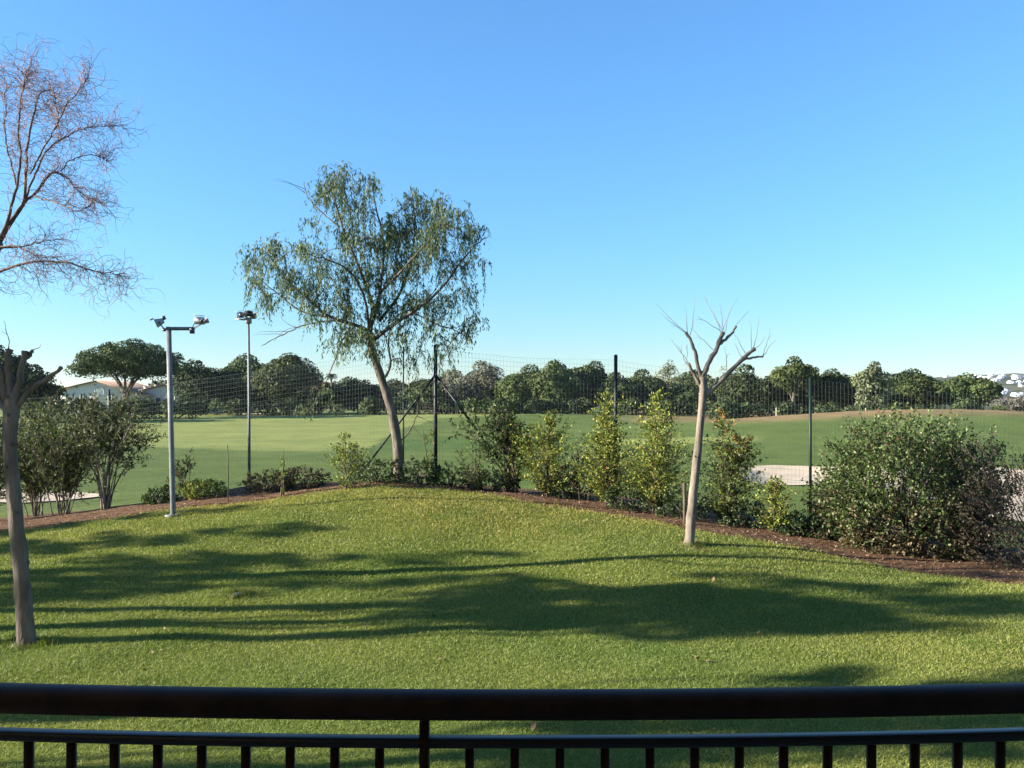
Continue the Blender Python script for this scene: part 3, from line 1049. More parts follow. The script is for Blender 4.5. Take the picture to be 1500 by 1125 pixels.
# ------------------------------------------------------------------ shrubs
PAL_YOUNG = [(5, (.22, .235, .04)), (3, (.12, .16, .035)), (2.5, (.055, .085, .022)), (1.5, (.30, .28, .07)), (.3, (.26, .13, .05))]
PAL_DARK = [(5, (.045, .07, .022)), (3, (.075, .105, .035)), (2, (.13, .15, .06)), (1, (.025, .035, .015))]
PAL_OLE = [(5, (.04, .058, .023)), (4, (.075, .094, .04)), (2, (.15, .155, .07)), (1.5, (.024, .032, .016))]
PAL_BUSH = [(5, (.072, .112, .033)), (4, (.042, .068, .022)), (3, (.125, .16, .055)), (1, (.22, .21, .11)), (.2, (.16, .06, .04))]
PAL_PURPLE = [(4, (.06, .04, .035)), (3, (.09, .075, .045)), (2, (.05, .06, .03)), (1, (.15, .12, .08))]
PAL_BROWN = [(4, (.075, .055, .03)), (3, (.05, .055, .025)), (2, (.12, .085, .045)), (1, (.04, .06, .02))]
PAL_COVER = [(5, (.03, .05, .018)), (3, (.055, .08, .028)), (1, (.1, .12, .04))]

def young_shrub(name, label, px, py, ytop, wpx, pal, seed, leaf=.06, dens=1.0, wmax=.35, lean=0.0, group='young shrubs planted along the fence', tipcol=None, d=None, prof=None, cat='shrub'):
    b = on_bed(px, py) if d is None else stand(px, d)
    D0 = b[1]
    k = D0 / F
    H = (py - ytop) * k * .95
    Wd = wpx * k * 1.12
    rg = rng_(seed)
    t = thing(name, label, cat, b, group)
    ms, ml = MB(), MB()
    nst = 3 if Wd > .7 else 2
    stems = []
    for s in range(nst):
        off = rg.normal(0, .03, 3) * (1, 1, 0)
        tilt = np.array([lean + rg.normal(0, .10) * s, rg.normal(0, .08) * s, 0]) * H
        hh = H * (1 if s == 0 else rg.uniform(.7, .93))
        p = spline([off + (0, 0, -.05), off + tilt * .2 + (0, 0, hh * .3), off + tilt * .55 + (0, 0, hh * .65), off + tilt + (0, 0, hh)], 14)
        p += np.cumsum(rg.normal(0, .006, p.shape), 0)
        ms.tube(p, np.linspace(.013 + .006 * H, .004, 14), 6)
        stems.append(p)
    ntw = int(66 * dens * max(.5, H * Wd ** .7))
    for _ in range(ntw):
        p = stems[rg.integers(nst)]
        tt = rg.beta(1.0, 1.35) * .92 + .07
        i = min(int(tt * 13), 12)
        a = p[i] + (p[i + 1] - p[i]) * (tt * 13 - i)
        th = rg.uniform(0, 6.28)
        if prof is None:
            pr = np.interp(tt, [0, .12, wmax, .7, 1], [.25, .75, 1, .55, .10])
        else:
            pr = np.interp(tt, prof[0], prof[1])
        ln = Wd / 2 * pr * rg.uniform(.35, 1.35)
        d = np.array([math.cos(th), math.sin(th), rg.uniform(.25, .9)])
        q = wander(rg, a, d, 5, ln / 5, .12, .05)
        ms.tube(q, np.linspace(.004, .0015, 6), 3, cap=False)
        nl = rg.integers(9, 17)
        u = rg.uniform(.15, 1.05, nl) * 5
        ii = np.minimum(u.astype(int), 4)
        P = q[ii] + (q[ii + 1] - q[ii]) * (u - ii)[:, None] + rg.normal(0, .018, (nl, 3))
        Dl = rg.normal(0, .6, (nl, 3)) + unit(d) * .7 + np.array([0, 0, .25])
        c = pick(rg, nl, pal)
        if tipcol is not None and tt > .72:
            kx = rg.random((nl, 1)) < .28
            c = np.where(kx, np.array(tipcol) * rg.uniform(.7, 1.3, (nl, 1)), c)
        ml.leaves(P, Dl, rg.uniform(.6, 1.2, nl) * leaf, rg.uniform(.4, .62, nl) * leaf, c, rg)
    ms.build('stem', M['bark_brown'], t, True)['kind'] = 'stuff'
    ml.build('foliage', M['leaf_gloss'], t)
    return t

def vase_shrub(name, label, b, H, Wd, nst, pal, seed, leaf=(.10, .025), dens=1.0, bare=.45, group=None, bark='bark_grey', cat='shrub', skew=0.0, stem_r=.016):
    rg = rng_(seed)
    t = thing(name, label, cat, b, group)
    ms, ml = MB(), MB()
    for s in range(nst):
        th = rg.uniform(0, 6.28)
        rad = Wd / 2 * math.sqrt(rg.uniform(.03, 1))
        e = np.array([math.cos(th) * rad + skew * H, math.sin(th) * rad * .8, H * (rg.uniform(.72, 1.0) - .25 * (rad / (Wd / 2)) ** 2)])
        a = rg.normal(0, .07, 3) * (1, 1, 0)
        p = spline([a + (0, 0, -.05), a * 1.2 + e * (.22, .22, .34), e * (.60, .60, .70), e], 14)
        p += np.cumsum(rg.normal(0, .010, p.shape), 0)
        ms.tube(p, np.linspace(stem_r * rg.uniform(.7, 1.3), .005, 14), 6)
        for _ in range(int(11 * dens)):
            tt = rg.uniform(bare, 1)
            i = min(int(tt * 13), 12)
            d = unit(unit(p[i + 1] - p[i]) * .6 + rg.normal(0, .6, 3) + np.array([0, 0, .3]))
            q = wander(rg, p[i], d, 5, H * rg.uniform(.03, .062), .18, .02)
            ms.tube(q, np.linspace(.005, .002, 6), 3, cap=False)
            nl = rg.integers(14, 26)
            u = rg.uniform(.25, 1.0, nl) * 5
            ii = np.minimum(u.astype(int), 4)
            P = q[ii] + (q[ii + 1] - q[ii]) * (u - ii)[:, None] + rg.normal(0, .012, (nl, 3))
            Dl = rg.normal(0, .75, (nl, 3)) + d * .8
            ml.leaves(P, Dl, rg.uniform(.65, 1.2, nl) * leaf[0], rg.uniform(.7, 1.2, nl) * leaf[1], pick(rg, nl, pal), rg)
    ms.build('stem', M[bark], t, True)['kind'] = 'stuff'
    ml.build('foliage', M['leaf_gloss'], t)
    return t

def dome_bush(name, label, b, H, Wd, Dp, pal, seed, ntw, leaf, nl_rng=(10, 18), group=None, lowpal=None, bark='bark_brown', cat='bush', low=.02, mat='leaf_gloss', twig=.004):
    rg = rng_(seed)
    t = thing(name, label, cat, b, group)
    ms, ml = MB(), MB()
    ph = rg.uniform(0, 6, 6)
    for s in range(max(6, ntw // 45)):
        th = rg.uniform(0, 6.28)
        r = rg.uniform(.2, .8)
        e = np.array([math.cos(th) * Wd / 2 * r, math.sin(th) * Dp / 2 * r, H * rg.uniform(.45, .85) * (1 - .35 * r * r)])
        p = spline([e * (.12, .12, -.04), e * (.35, .35, .4), e * (.75, .75, .75), e], 10)
        ms.tube(p + np.cumsum(rg.normal(0, .008, p.shape), 0), np.linspace(.018, .005, 10), 5)
    for _ in range(ntw):
        th = rg.uniform(0, 6.28)
        v = rg.beta(1.0, 1.15)
        ce = math.sqrt(max(0, 1 - v * v))
        bump = 1 + .10 * math.sin(2 * th + ph[0]) + .09 * math.sin(3 * th + ph[1] + 4 * v) + .07 * math.sin(7 * th + ph[2] + 6 * v) + rg.normal(0, .04)
        prof = min(1.0, ce ** .66 * (.80 + .45 * v if v < .44 else 1.0))
        p = np.array([math.cos(th) * Wd / 2 * prof, math.sin(th) * Dp / 2 * prof, max(low, v * H)]) * (bump, bump, .5 + .5 * bump)
        depth = rg.uniform(.70, 1.0) if rg.random() < .75 else rg.uniform(.45, .75)
        a = p * (depth, depth, .35 + .65 * depth)
        d = unit(p * (1, 1, .9) + rg.normal(0, .35, 3) * H * .4 + (0, 0, .15))
        q = wander(rg, a, d, 4, H * .028 * rg.uniform(.7, 1.4), .15, .03)
        ms.tube(q, np.linspace(twig, .0015, 5), 3, cap=False)
        nl = rg.integers(*nl_rng)
        u = rg.uniform(0, 1.0, nl) * 4
        ii = np.minimum(u.astype(int), 3)
        P = q[ii] + (q[ii + 1] - q[ii]) * (u - ii)[:, None] + rg.normal(0, leaf * .3, (nl, 3))
        P[:, 2] = np.maximum(P[:, 2], .015)
        Dl = rg.normal(0, .65, (nl, 3)) + d * .6
        pp = lowpal if (lowpal is not None and rg.random() < np.interp(v, [.12, .5], [.85, .0])) else pal
        ml.leaves(P, Dl, rg.uniform(.6, 1.25, nl) * leaf, rg.uniform(.42, .65, nl) * leaf, pick(rg, nl, pp), rg)
    ms.build('stem', M[bark], t, True)['kind'] = 'stuff'
    ml.build('foliage', M[mat], t)
    return t

# oleander-like shrubs at the left end of the bed
vase_shrub('oleander_shrub', 'many-stemmed dark leafy shrub behind the grey pollarded trunk', on_ground(52, 757), 2.5, 2.1, 17, PAL_OLE, 101, dens=2.4, bare=.26, group='oleander shrubs at the end of the bed', stem_r=.013)
vase_shrub('oleander_shrub', 'dense many-stemmed shrub with pale bare lower stems over the sand', on_ground(92, 755), 2.45, 2.2, 18, PAL_OLE, 102, dens=2.3, bare=.28, group='oleander shrubs at the end of the bed', stem_r=.013)
vase_shrub('oleander_shrub', 'open vase-shaped shrub with bare forked stems beside the square lamp post', on_ground(155, 747), 2.5, 2.35, 14, PAL_OLE, 103, dens=2.3, bare=.52, group='oleander shrubs at the end of the bed', bark='bark_pale', stem_r=.021)
vase_shrub('oleander_shrub', 'dark leafy shrub partly hidden by the grey pollarded trunk', on_ground(-22, 764), 2.45, 2.1, 15, PAL_OLE, 104, dens=2.2, bare=.26, group='oleander shrubs at the end of the bed', stem_r=.013)

# sparse dry plant behind the square lamp post and staked saplings
vase_shrub('dry_shrub', 'sparse half-dry twiggy shrub beside the square lamp post', on_ground(272, 733), .95, .9, 9, PAL_BROWN + [(3, (.10, .13, .04))], 105, leaf=(.06, .02), dens=.5, bare=.3, bark='bark_brown', stem_r=.006)
young_shrub('young_shrub', 'thin staked sapling with few leaves near the slim lamp post', 414, 727, 652, 16, PAL_YOUNG, 106, .05, .35)
young_shrub('young_shrub', 'open young shrub with small leaves left of the weeping tree', 507, 716, 628, 76, PAL_YOUNG[:3] + [(2, (.06, .09, .03))], 107, .055, 1.5)
young_shrub('young_shrub', 'spindly young shrub climbing beside the corner fence post', 627, 709, 612, 26, PAL_YOUNG, 108, .05, .5)
young_shrub('young_shrub', 'thin dark young shrub in front of the right fence brace', 694, 719, 628, 50, PAL_DARK + [(3, (.14, .15, .04))], 109, .055, 1.1)
young_shrub('young_shrub', 'bushy yellow-green young shrub beside the dark leaning shrub', 802, 729, 596, 108, PAL_YOUNG, 110, .065, 2.2, .4)
young_shrub('young_shrub', 'slender reddish-tipped young shrub against the dark leaning shrub', 752, 716, 606, 46, PAL_YOUNG, 111, .06, 1.4, .5, tipcol=(.2, .13, .07))
young_shrub('young_shrub', 'tall spreading young shrub wrapped round the middle fence post', 893, 742, 566, 122, PAL_YOUNG, 112, .062, 2.2, .3, prof=([0, .12, .3, .5, .62, .8, 1], [.4, .95, 1, .6, .36, .42, .2]))
young_shrub('young_shrub', 'bright yellow-green bushy shrub right of the middle fence post', 958, 752, 566, 124, [(6, (.17, .205, .035))] + PAL_YOUNG, 113, .062, 2.5, .3, prof=([0, .12, .3, .5, .62, .8, 1], [.5, 1, 1, .7, .36, .42, .22]))
young_shrub('young_shrub', 'orange-tipped leafy shrub just right of the pale pollarded trunk', 1062, 768, 592, 104, PAL_DARK + [(4, (.15, .18, .035)), (2, (.2, .22, .05))], 114, .065, 2.2, .42, tipcol=(.26, .12, .04))
young_shrub('young_shrub', 'short bright young shrub near the green fence post', 1133, 779, 690, 66, PAL_YOUNG, 115, .062, 2.0, .35)
# dark shrub leaning over the right brace
vase_shrub('leaning_shrub', 'dark shrub leaning along the right fence brace', on_bed(752, 711), 2.1, 1.25, 9, PAL_DARK, 116, leaf=(.075, .032), dens=2.2, bare=.42, bark='bark_brown', skew=-.28, stem_r=.02)
vase_shrub('dry_shrub', 'bare grey twiggy shrub between the yellow-green shrubs', on_ground(846, 733), 1.1, .8, 12, PAL_BROWN, 117, leaf=(.05, .018), dens=.5, bare=.4, bark='bark_grey', stem_r=.007)
# low dark cover along the foot of the fence
for i, (px, py, H, Wd, lab, pal) in enumerate([
        (392, 719, .38, 1.0, 'low brownish groundcover shrub at the foot of the slim lamp post', PAL_BROWN), (445, 716, .42, 1.1, 'low brownish groundcover shrub between sapling and open young shrub', PAL_BROWN),
        (548, 704, .5, .95, 'low dark green groundcover shrub just left of the weeping trunk', PAL_COVER), (613, 704, .5, .9, 'low dark green groundcover shrub just right of the weeping trunk', PAL_COVER),
        (662, 707, .42, 1.0, 'low dark groundcover shrub right of the corner fence post', PAL_COVER), (722, 712, .4, 1.0, 'low dark groundcover shrub below the right fence brace', PAL_COVER),
        (832, 730, .45, 1.0, 'low dark groundcover shrub between the two bushy young shrubs', PAL_COVER), (925, 748, .45, 1.0, 'low dark groundcover shrub right of the middle fence post', PAL_COVER),
        (1000, 760, .5, 1.0, 'low dark groundcover shrub behind the pale pollarded trunk', PAL_COVER), (1092, 772, .45, .9, 'low dark groundcover shrub between orange-tipped and short bright shrubs', PAL_COVER),
        (1170, 784, .38, .9, 'low dark groundcover shrub at the green fence post', PAL_COVER), (235, 738, .3, .7, 'low green weed clump left of the square lamp post', PAL_COVER),
        (300, 730, .35, .8, 'low leafy weed clump right of the square lamp post', PAL_YOUNG), (1215, 790, .42, .9, 'low dark groundcover shrub left of the large rounded bush', PAL_COVER)]):
    dome_bush('groundcover_shrub', lab, on_bed(px, py), H * 1.1, Wd * 1.15, .8, pal, 130 + i, 190, .055, (8, 14), 'groundcover along the fence', cat='shrub', mat='leaf')
for px, py, yt, lab in ((334, 735, 652, 'thin grey stake standing alone between the two lamp posts'), (1003, 768, 708, 'short dark stump post behind the pale pollarded trunk')):
    b = on_ground(px, py)
    mb = MB()
    hh = (py - yt) * b[1] / F
    r0 = .012 if px < 500 else .035
    mb.tube([(0, 0, -.1), (.004, 0, hh * .5), (-.01, 0, hh)], [r0, r0 * .9, r0 * .85], 8)
    mb.tube([(-.01, 0, hh), (-.01, 0, hh + .012)], [r0 * .85, r0 * .4], 8)
    o = mb.build('stake', M['bark_brown'], None, True, b)
    tag(o, lab, 'stake')

# large rounded bush and purple-leaved bush on the right
b = on_ground(1352, 815) + np.array([.05, .75, 0])
b[2] = float(h(b[0], b[1]))
dome_bush('rounded_bush', 'large rounded leafy bush with dry brown lower twigs at the bed edge', b, 2.26, 3.45, 2.6, PAL_BUSH, 150, 3000, .066, (11, 19), None, PAL_BROWN + [(3, (.2, .16, .09))], twig=.005)
b = on_ground(1475, 838) + np.array([1.0, .75, 0])
b[2] = float(h(b[0], b[1]))
dome_bush('purple_bush', 'sparse purple-brown twiggy bush over pale sand right of the rounded bush', b, 1.95, 3.0, 1.6, PAL_PURPLE, 151, 1700, .05, (5, 10), None, None, 'bark_brown', twig=.006)

# ------------------------------------------------------------------ trees beyond the course
G_OAK = [(4, (0.0328, 0.0508, 0.018)), (3, (0.0492, 0.0697, 0.0246)), (1.5, (0.0779, 0.0943, 0.0344))]
G_DARK = [(4, (0.0197, 0.0328, 0.0131)), (3, (0.0312, 0.0476, 0.018)), (1, (0.0574, 0.0738, 0.0246))]
G_GREEN = [(4, (0.0476, 0.0722, 0.0213)), (3, (0.0697, 0.0943, 0.0287)), (1.5, (0.0984, 0.1148, 0.041))]
G_GREY = [(4, (.115, .11, .085)), (3, (.15, .14, .11)), (2, (.075, .08, .055))]
G_PALE = [(4, (.13, .145, .08)), (3, (.17, .18, .10)), (2, (.09, .11, .055))]
G_POPLAR = [(4, (.12, .13, .06)), (3, (.165, .165, .085)), (2, (.08, .10, .04))]
G_PINE = [(4, (0.0287, 0.0492, 0.0148)), (3, (0.0492, 0.0697, 0.0213)), (1.4, (0.082, 0.0984, 0.0328))]

def lobed_crown(rg, ml, lobes, pal, dens, leaf, flat=1.0):
    for (c, r) in lobes:
        r = np.asarray(r, float) * np.ones(3)
        n = int(dens * r[0] * max(r[2], r[0] * .5) * 4)
        v = unit(rg.normal(size=(n, 3)))
        v[:, 2] = np.where((v[:, 2] < -.3) & (rg.random(n) < .6), -v[:, 2], v[:, 2])
        rad = rg.uniform(.72, 1.06, n) ** .8
        P = np.asarray(c) + v * r * rad[:, None]
        Dl = rg.normal(0, 1, (n, 3)) * (1, 1, .7) + v * .3
        tone = rg.normal(1, .10)
        nn = unit(v + rg.normal(0, .55, (n, 3)))
        Dl = unit(np.cross(nn, rg.normal(size=(n, 3))))
        L = rg.uniform(.6, 1.35, n) * leaf
        ml.leaves(P - Dl * L[:, None] * .5, Dl, L, L * rg.uniform(.5, .9, n), pick(rg, n, pal, .15) * tone, rg, nn)

def far_tree(name, label, px0, px1, ytop, d, pal, seed, crown_from=.12, leaf=.34, dens=34, nl=16, trunk=True, group='trees along the far edge of the golf course', bark='bark_brown', rmin=.20, rmax=.34, narrow=False):
    rg = rng_(seed)
    b = stand((px0 + px1) / 2, d)
    k = d / F
    Wd = (px1 - px0) * k * (1.30 if not narrow else 1.12)
    nl = int(nl * 1.7)
    H = CZ - (ytop - HY) * k - b[2]
    t = thing(name, label, 'tree', b, group)
    c0 = crown_from * H
    lobes = []
    for i in range(nl):
        u = unit(rg.normal(size=3)) * rg.uniform(.25, 1) ** .5
        zc = (u[2] * .5 + .5)
        r = rg.uniform(rmin, rmax) * min(Wd, (H - c0) * 1.3)
        wid = np.interp(zc, [0, .35, .75, 1], [.85, 1, .95, .68] if not narrow else [.6, 1, .8, .25])
        c = np.array([u[0] * (Wd / 2 - r * .7) * wid, u[1] * (Wd / 2 - r * .7) * wid, c0 + r * .7 + zc * (H - c0 - r * 1.6)])
        lobes.append((c, np.array([1, 1, rg.uniform(.6, .9)]) * r * rg.uniform(.75, 1.05)))
    lobes.append((np.array([rg.normal(0, .08) * Wd, 0, H - rmin * Wd * .8]), rmin * Wd * .85))
    for i in range(26):                         # ragged outer sprays
        c, r = lobes[rg.integers(nl)]
        v = unit(rg.normal(size=3) + np.array([0, 0, .35]))
        lobes.append((np.asarray(c) + v * r * rg.uniform(.9, 1.15), np.array([1, 1, .8]) * rg.uniform(.035, .085) * Wd))
    pal = [(w_, np.array(c_) * rg.uniform(.78, 1.25) * np.array([rg.uniform(.9, 1.18), 1, rg.uniform(.85, 1.15)])) for w_, c_ in pal]
    ml, ms = MB(), MB()
    lobed_crown(rg, ml, lobes, pal, dens, leaf)
    p = spline([(0, 0, -.3), (rg.normal(0, .15), 0, H * .25), (rg.normal(0, .3), 0, H * .55), (0, 0, H * .8)], 10)
    ms.tube(p, np.linspace(.03 * H, .008 * H, 10), 8)
    for c, r in lobes[:7]:
        i = rg.integers(3, 7)
        ms.tube(spline([p[i], (p[i] + c) / 2 + (0, 0, -.1), c], 6), np.linspace(.012 * H, .004 * H, 6), 5)
    ms.build('trunk', M[bark], t, True)
    ml.build('crown', M['leaf_far'], t)
    return t

GT = 'trees along the far edge of the golf course'
FT = [
    ('far_tree', 'tall dark tree behind the stubs of the grey pollarded tree', -60, 34, 503, 104, G_DARK, .1, 18),
    ('far_tree', 'lower dark tree left of the white gabled house', 22, 84, 534, 112, G_DARK, .05, 14),
    ('far_tree', 'dark rounded evergreen tree right of the umbrella pine', 258, 335, 527, 136, G_DARK, .03, 20),
    ('far_tree', 'broad evergreen tree with sunlit top behind the slim lamp post', 315, 412, 519, 140, G_OAK, .03, 22),
    ('far_tree', 'big dark evergreen tree left of the small palm', 372, 468, 518, 137, G_OAK, .03, 22),
    ('far_tree', 'low dark evergreen tree just left of the small palm', 418, 496, 556, 134, G_DARK, .02, 16),
    ('far_tree', 'low dark evergreen tree just right of the small palm', 488, 562, 556, 138, G_DARK, .02, 16),
    ('far_tree', 'low evergreen tree seen behind the weeping trunk', 540, 622, 566, 139, G_OAK, .02, 16),
    ('far_tree', 'low dark evergreen tree behind the corner fence post', 600, 668, 556, 140, G_OAK, .02, 16),
    ('far_tree', 'broad greyish half-bare tree right of the corner fence post', 640, 716, 542, 142, G_GREY, .05, 18),
    ('far_tree', 'tall greyish half-bare tree with narrow top', 688, 738, 528, 141, G_GREY, .05, 16),
    ('far_tree', 'dense green round tree right of the greyish trees', 732, 806, 534, 139, G_GREEN, .02, 20),
    ('far_tree', 'broad sunlit green tree left of the middle fence post', 772, 850, 528, 137, G_GREEN, .02, 22),
    ('far_tree', 'green round tree close to the middle fence post', 826, 892, 529, 141, G_OAK, .02, 20),
    ('far_tree', 'dark green tree directly behind the middle fence post', 876, 936, 545, 137, G_OAK, .02, 16),
    ('far_tree', 'dark broad tree right of the middle fence post', 912, 976, 541, 140, G_OAK, .02, 18),
    ('pale_tree', 'slim pale feathery tree rising above the tree line', 958, 1000, 526, 146, G_PALE, .3, 12),
    ('far_tree', 'low dark green tree left of the pale pollarded trunk', 975, 1040, 564, 138, G_OAK, .02, 16),
    ('pale_tree', 'hazy pale green tree behind the cut limbs of the pollarded tree', 1035, 1082, 536, 150, G_PALE, .1, 14),
    ('far_tree', 'dark evergreen tree right of the pollarded limbs', 1062, 1132, 534, 128, G_DARK, .02, 20),
    ('far_tree', 'tall mid-green tree with a pale forked trunk', 1134, 1190, 522, 122, G_GREEN, .36, 16),
    ('far_tree', 'dark low evergreen tree behind the pale forked trunk', 1120, 1200, 556, 132, G_DARK, .02, 18),
    ('far_tree', 'dark broad evergreen tree right of the green fence post', 1184, 1252, 540, 126, G_DARK, .02, 20),
    ('poplar_tree', 'pale yellow-green upright tree above the dry mound', 1246, 1304, 529, 118, G_POPLAR, .03, 18),
    ('far_tree', 'low dark evergreen tree just right of the pale upright tree', 1292, 1346, 562, 130, G_DARK, .02, 14),
    ('far_tree', 'broad pine-like green tree above the large rounded bush', 1318, 1410, 549, 124, G_PINE, .16, 20),
    ('far_tree', 'wide-topped pine-like tree in front of the white hillside houses', 1378, 1464, 547, 121, G_PINE, .20, 20),
    ('grey_scrub_tree', 'low grey bare scrub tree at the edge beyond the purple bush', 1462, 1540, 578, 112, G_GREY, .02, 12),
]
for i, (nm, lab, x0, x1, yt, d, pal, cf, nl) in enumerate(FT):
    nar = nm in ('poplar_tree', 'pale_tree')
    far_tree(nm, lab, x0, x1, yt, d, pal, 300 + i, cf, .36 if pal not in (G_GREY, G_PALE) else .26, 40 if nm != 'pale_tree' else 22, nl, narrow=nar, bark='bark_pale' if 'pale forked' in lab else 'bark_brown',
             rmin=.16 if nar else .19, rmax=.26 if nar else .32)
for i, px in enumerate(range(270, 1330, 62)):          # second row closing the gaps
    far_tree('far_tree', 'dark evergreen tree in the row behind the first far trees', px - 44, px + 44, 541 + (i * 37 % 17), 158 + (i * 13 % 9), G_DARK if i % 3 else G_OAK, 380 + i, .02, .42, 30, 16, group='second row of far trees')
# understorey shrubs at their feet
US = [(60, 'left of the white gabled house'), (105, 'before the white gabled house'), (150, 'below the pale arched window'), (205, 'right of the umbrella pine trunk'), (245, 'before the cream gabled house'), (285, 'behind the square lamp post'), (350, 'behind the slim lamp post'), (405, 'right of the slim lamp post'), (455, 'below the small palm'), (520, 'left of the weeping trunk'), (585, 'behind the weeping trunk'), (650, 'behind the right fence brace'),
      (705, 'below the greyish trees'), (765, 'left of the broad sunlit green tree'), (820, 'below the broad sunlit green tree'), (880, 'left of the middle fence post'), (940, 'right of the middle fence post'), (1005, 'left of the pale pollarded trunk'),
      (1060, 'below the pollarded limbs'), (1110, 'left of the pale forked trunk'), (1178, 'right of the pale forked trunk'), (1225, 'below the dark broad evergreen'), (1300, 'behind the crest of the dry mound'), (1368, 'behind the large rounded bush'), (1425, 'left of the clipped round shrub')]
for i, (px, where) in enumerate(US):
    rg = rng_(500 + i)
    d = (114 if px < 260 else 128 if px < 1040 else 112) + rg.uniform(-2, 4)
    b = stand(px, d)
    t = thing('scrub_bush', 'dark scrub bush under the far trees ' + where, 'bush', b, 'scrub under the far trees')
    ml = MB()
    lob = [(np.array([rg.uniform(-3.2, 3.2), rg.uniform(-1, 1), rg.uniform(.5, 1.3)]), rg.uniform(.8, 1.4)) for _ in range(7)]
    lobed_crown(rg, ml, lob, G_DARK if i % 3 else G_OAK, 40, .34)
    ml.V = [np.c_[v[:, :2], np.maximum(v[:, 2], -.1)] for v in ml.V]
    ms = MB()
    for q in range(5):
        c = lob[q][0]
        ms.tube(spline([c * (.3, .3, 0) + (0, 0, -.2), c * (.7, .7, .5), c], 5), np.linspace(.07, .03, 5), 5)
    ms.build('stem', M['bark_brown'], t)['kind'] = 'stuff'
    ml.build('foliage', M['leaf_far'], t)
b = stand(1464, 100)
dome_bush('clipped_bush', 'small clipped round green shrub at the foot of the far trees', b, 1.6, 1.9, 1.8, G_GREEN, 540, 700, .16, (6, 10), None, None, mat='leaf_far', twig=.01)
for i, (px, yt, d, lab) in enumerate([(1268, 598, 101, 'pale timber stake on the mound below the pale upright tree'), (1337, 600, 98, 'short white stake on the crest of the dry mound'), (1405, 600, 99, 'leaning timber stake on the mound below the wide-topped pine'), (1137, 597, 108, 'thin pale post left of the pale forked trunk'), (1076, 602, 116, 'thin pale post below the pollarded limbs')]):
    b = stand(px, d)
    hh = CZ - (yt - HY) * d / F - b[2]
    mb = MB()
    mb.tube([(0, 0, -.2), (.02, 0, hh * .5), (-.03 if i == 2 else .02, 0, hh)], [.085, .08, .07], 8)
    mb.tube([(-.03 if i == 2 else .02, 0, hh), (-.03 if i == 2 else .02, 0, hh + .05)], [.07, .02], 8)
    tag(mb.build('timber_stake', M['stake'], None, True, b), lab, 'stake')

# ------------------------------------------------------------------ umbrella pine
d = 118.0
b = stand(184, d)
k = d / F
t = thing('umbrella_pine', 'umbrella pine with flat spreading dark crown in front of the white house', 'tree', b)
rg = rng_(61)
ms, ml = MB(), MB()
fork = at(184, 582, d) - b
ms.tube(spline([(0, 0, -.3), (.05, 0, fork[2] * .5), fork], 8), np.linspace(.42, .34, 8), 10)
lob = []
prof = [(-80, 535), (-74, 520), (-62, 508), (-45, 500), (-25, 496), (0, 492), (22, 496), (40, 502), (58, 512), (74, 520), (84, 530)]
px_, py_ = np.array([p[0] for p in prof]), np.array([p[1] for p in prof])
for i in range(120):
    th = rg.uniform(0, 6.28)
    r = math.sqrt(rg.uniform(0, 1))
    x = math.cos(th) * r * 72
    yy = math.sin(th) * r * 72
    rad = math.hypot(x, yy)
    topy = np.interp(rad, [0, 25, 45, 62, 80], [494, 499, 506, 515, 530])
    boty = np.interp(rad, [0, 40, 80], [550, 553, 545])
    py = topy + 8 + (boty - topy - 9) * rg.uniform(0, 1) ** 1.2
    c = at(190 + x, py, d) - b
    c[1] = yy * k
    lob.append((c, np.array([1, 1, .58]) * rg.uniform(11, 18) * k))
lobed_crown(rg, ml, lob, G_PINE, 62, .25)
for (tx, ty, dy) in ((166, 540, -1.0), (200, 540, 1.0), (184, 535, -.4), (222, 542, -1.2), (150, 542, 1.2), (206, 530, 2)):
    e = at(tx, ty, d) - b
    e[1] = dy
    m_ = fork + (e - fork) * (.35, .35, .5)
    ms.tube(spline([fork + (0, 0, -.4), m_, e], 8), np.linspace(.22, .08, 8), 6)
ms.build('trunk', M['bark_grey'], t, True)
ml.build('crown', M['leaf_far'], t)

# ------------------------------------------------------------------ small palm far behind
d = 150.0
b = stand(485, d)
k = d / F
t = thing('palm_tree', 'small distant palm with round tuft of fronds on thin trunk', 'tree', b)
rg = rng_(62)
H = CZ - (549 - HY) * k - b[2]
ms, ml = MB(), MB()
ms.tube([(0, 0, -.2), (.1, 0, H * .5), (0, 0, H)], [.22, .16, .16], 8)
ms.build('trunk', M['bark_brown'], t, True)
for i in range(34):
    th = rg.uniform(0, 6.28)
    up = rg.uniform(-.35, .9)
    dd = np.array([math.cos(th), math.sin(th), up])
    p = np.array([np.array([0, 0, H]) + unit(dd) * s * 1.05 + np.array([0, 0, -.55 * s * s]) for s in np.linspace(0, 1, 8)])
    ms2 = p[:-1]
    tan = np.diff(p, axis=0)
    for sgn in (-1, 1):
        sd = unit(np.cross(tan, [0, 0, 1])) * sgn
        ml.leaves(ms2, sd + unit(tan) * .8 + np.array([0, 0, -.25]), .38, .09, pick(rg, 7, G_DARK), rg)
ml.build('crown', M['leaf_far'], t)

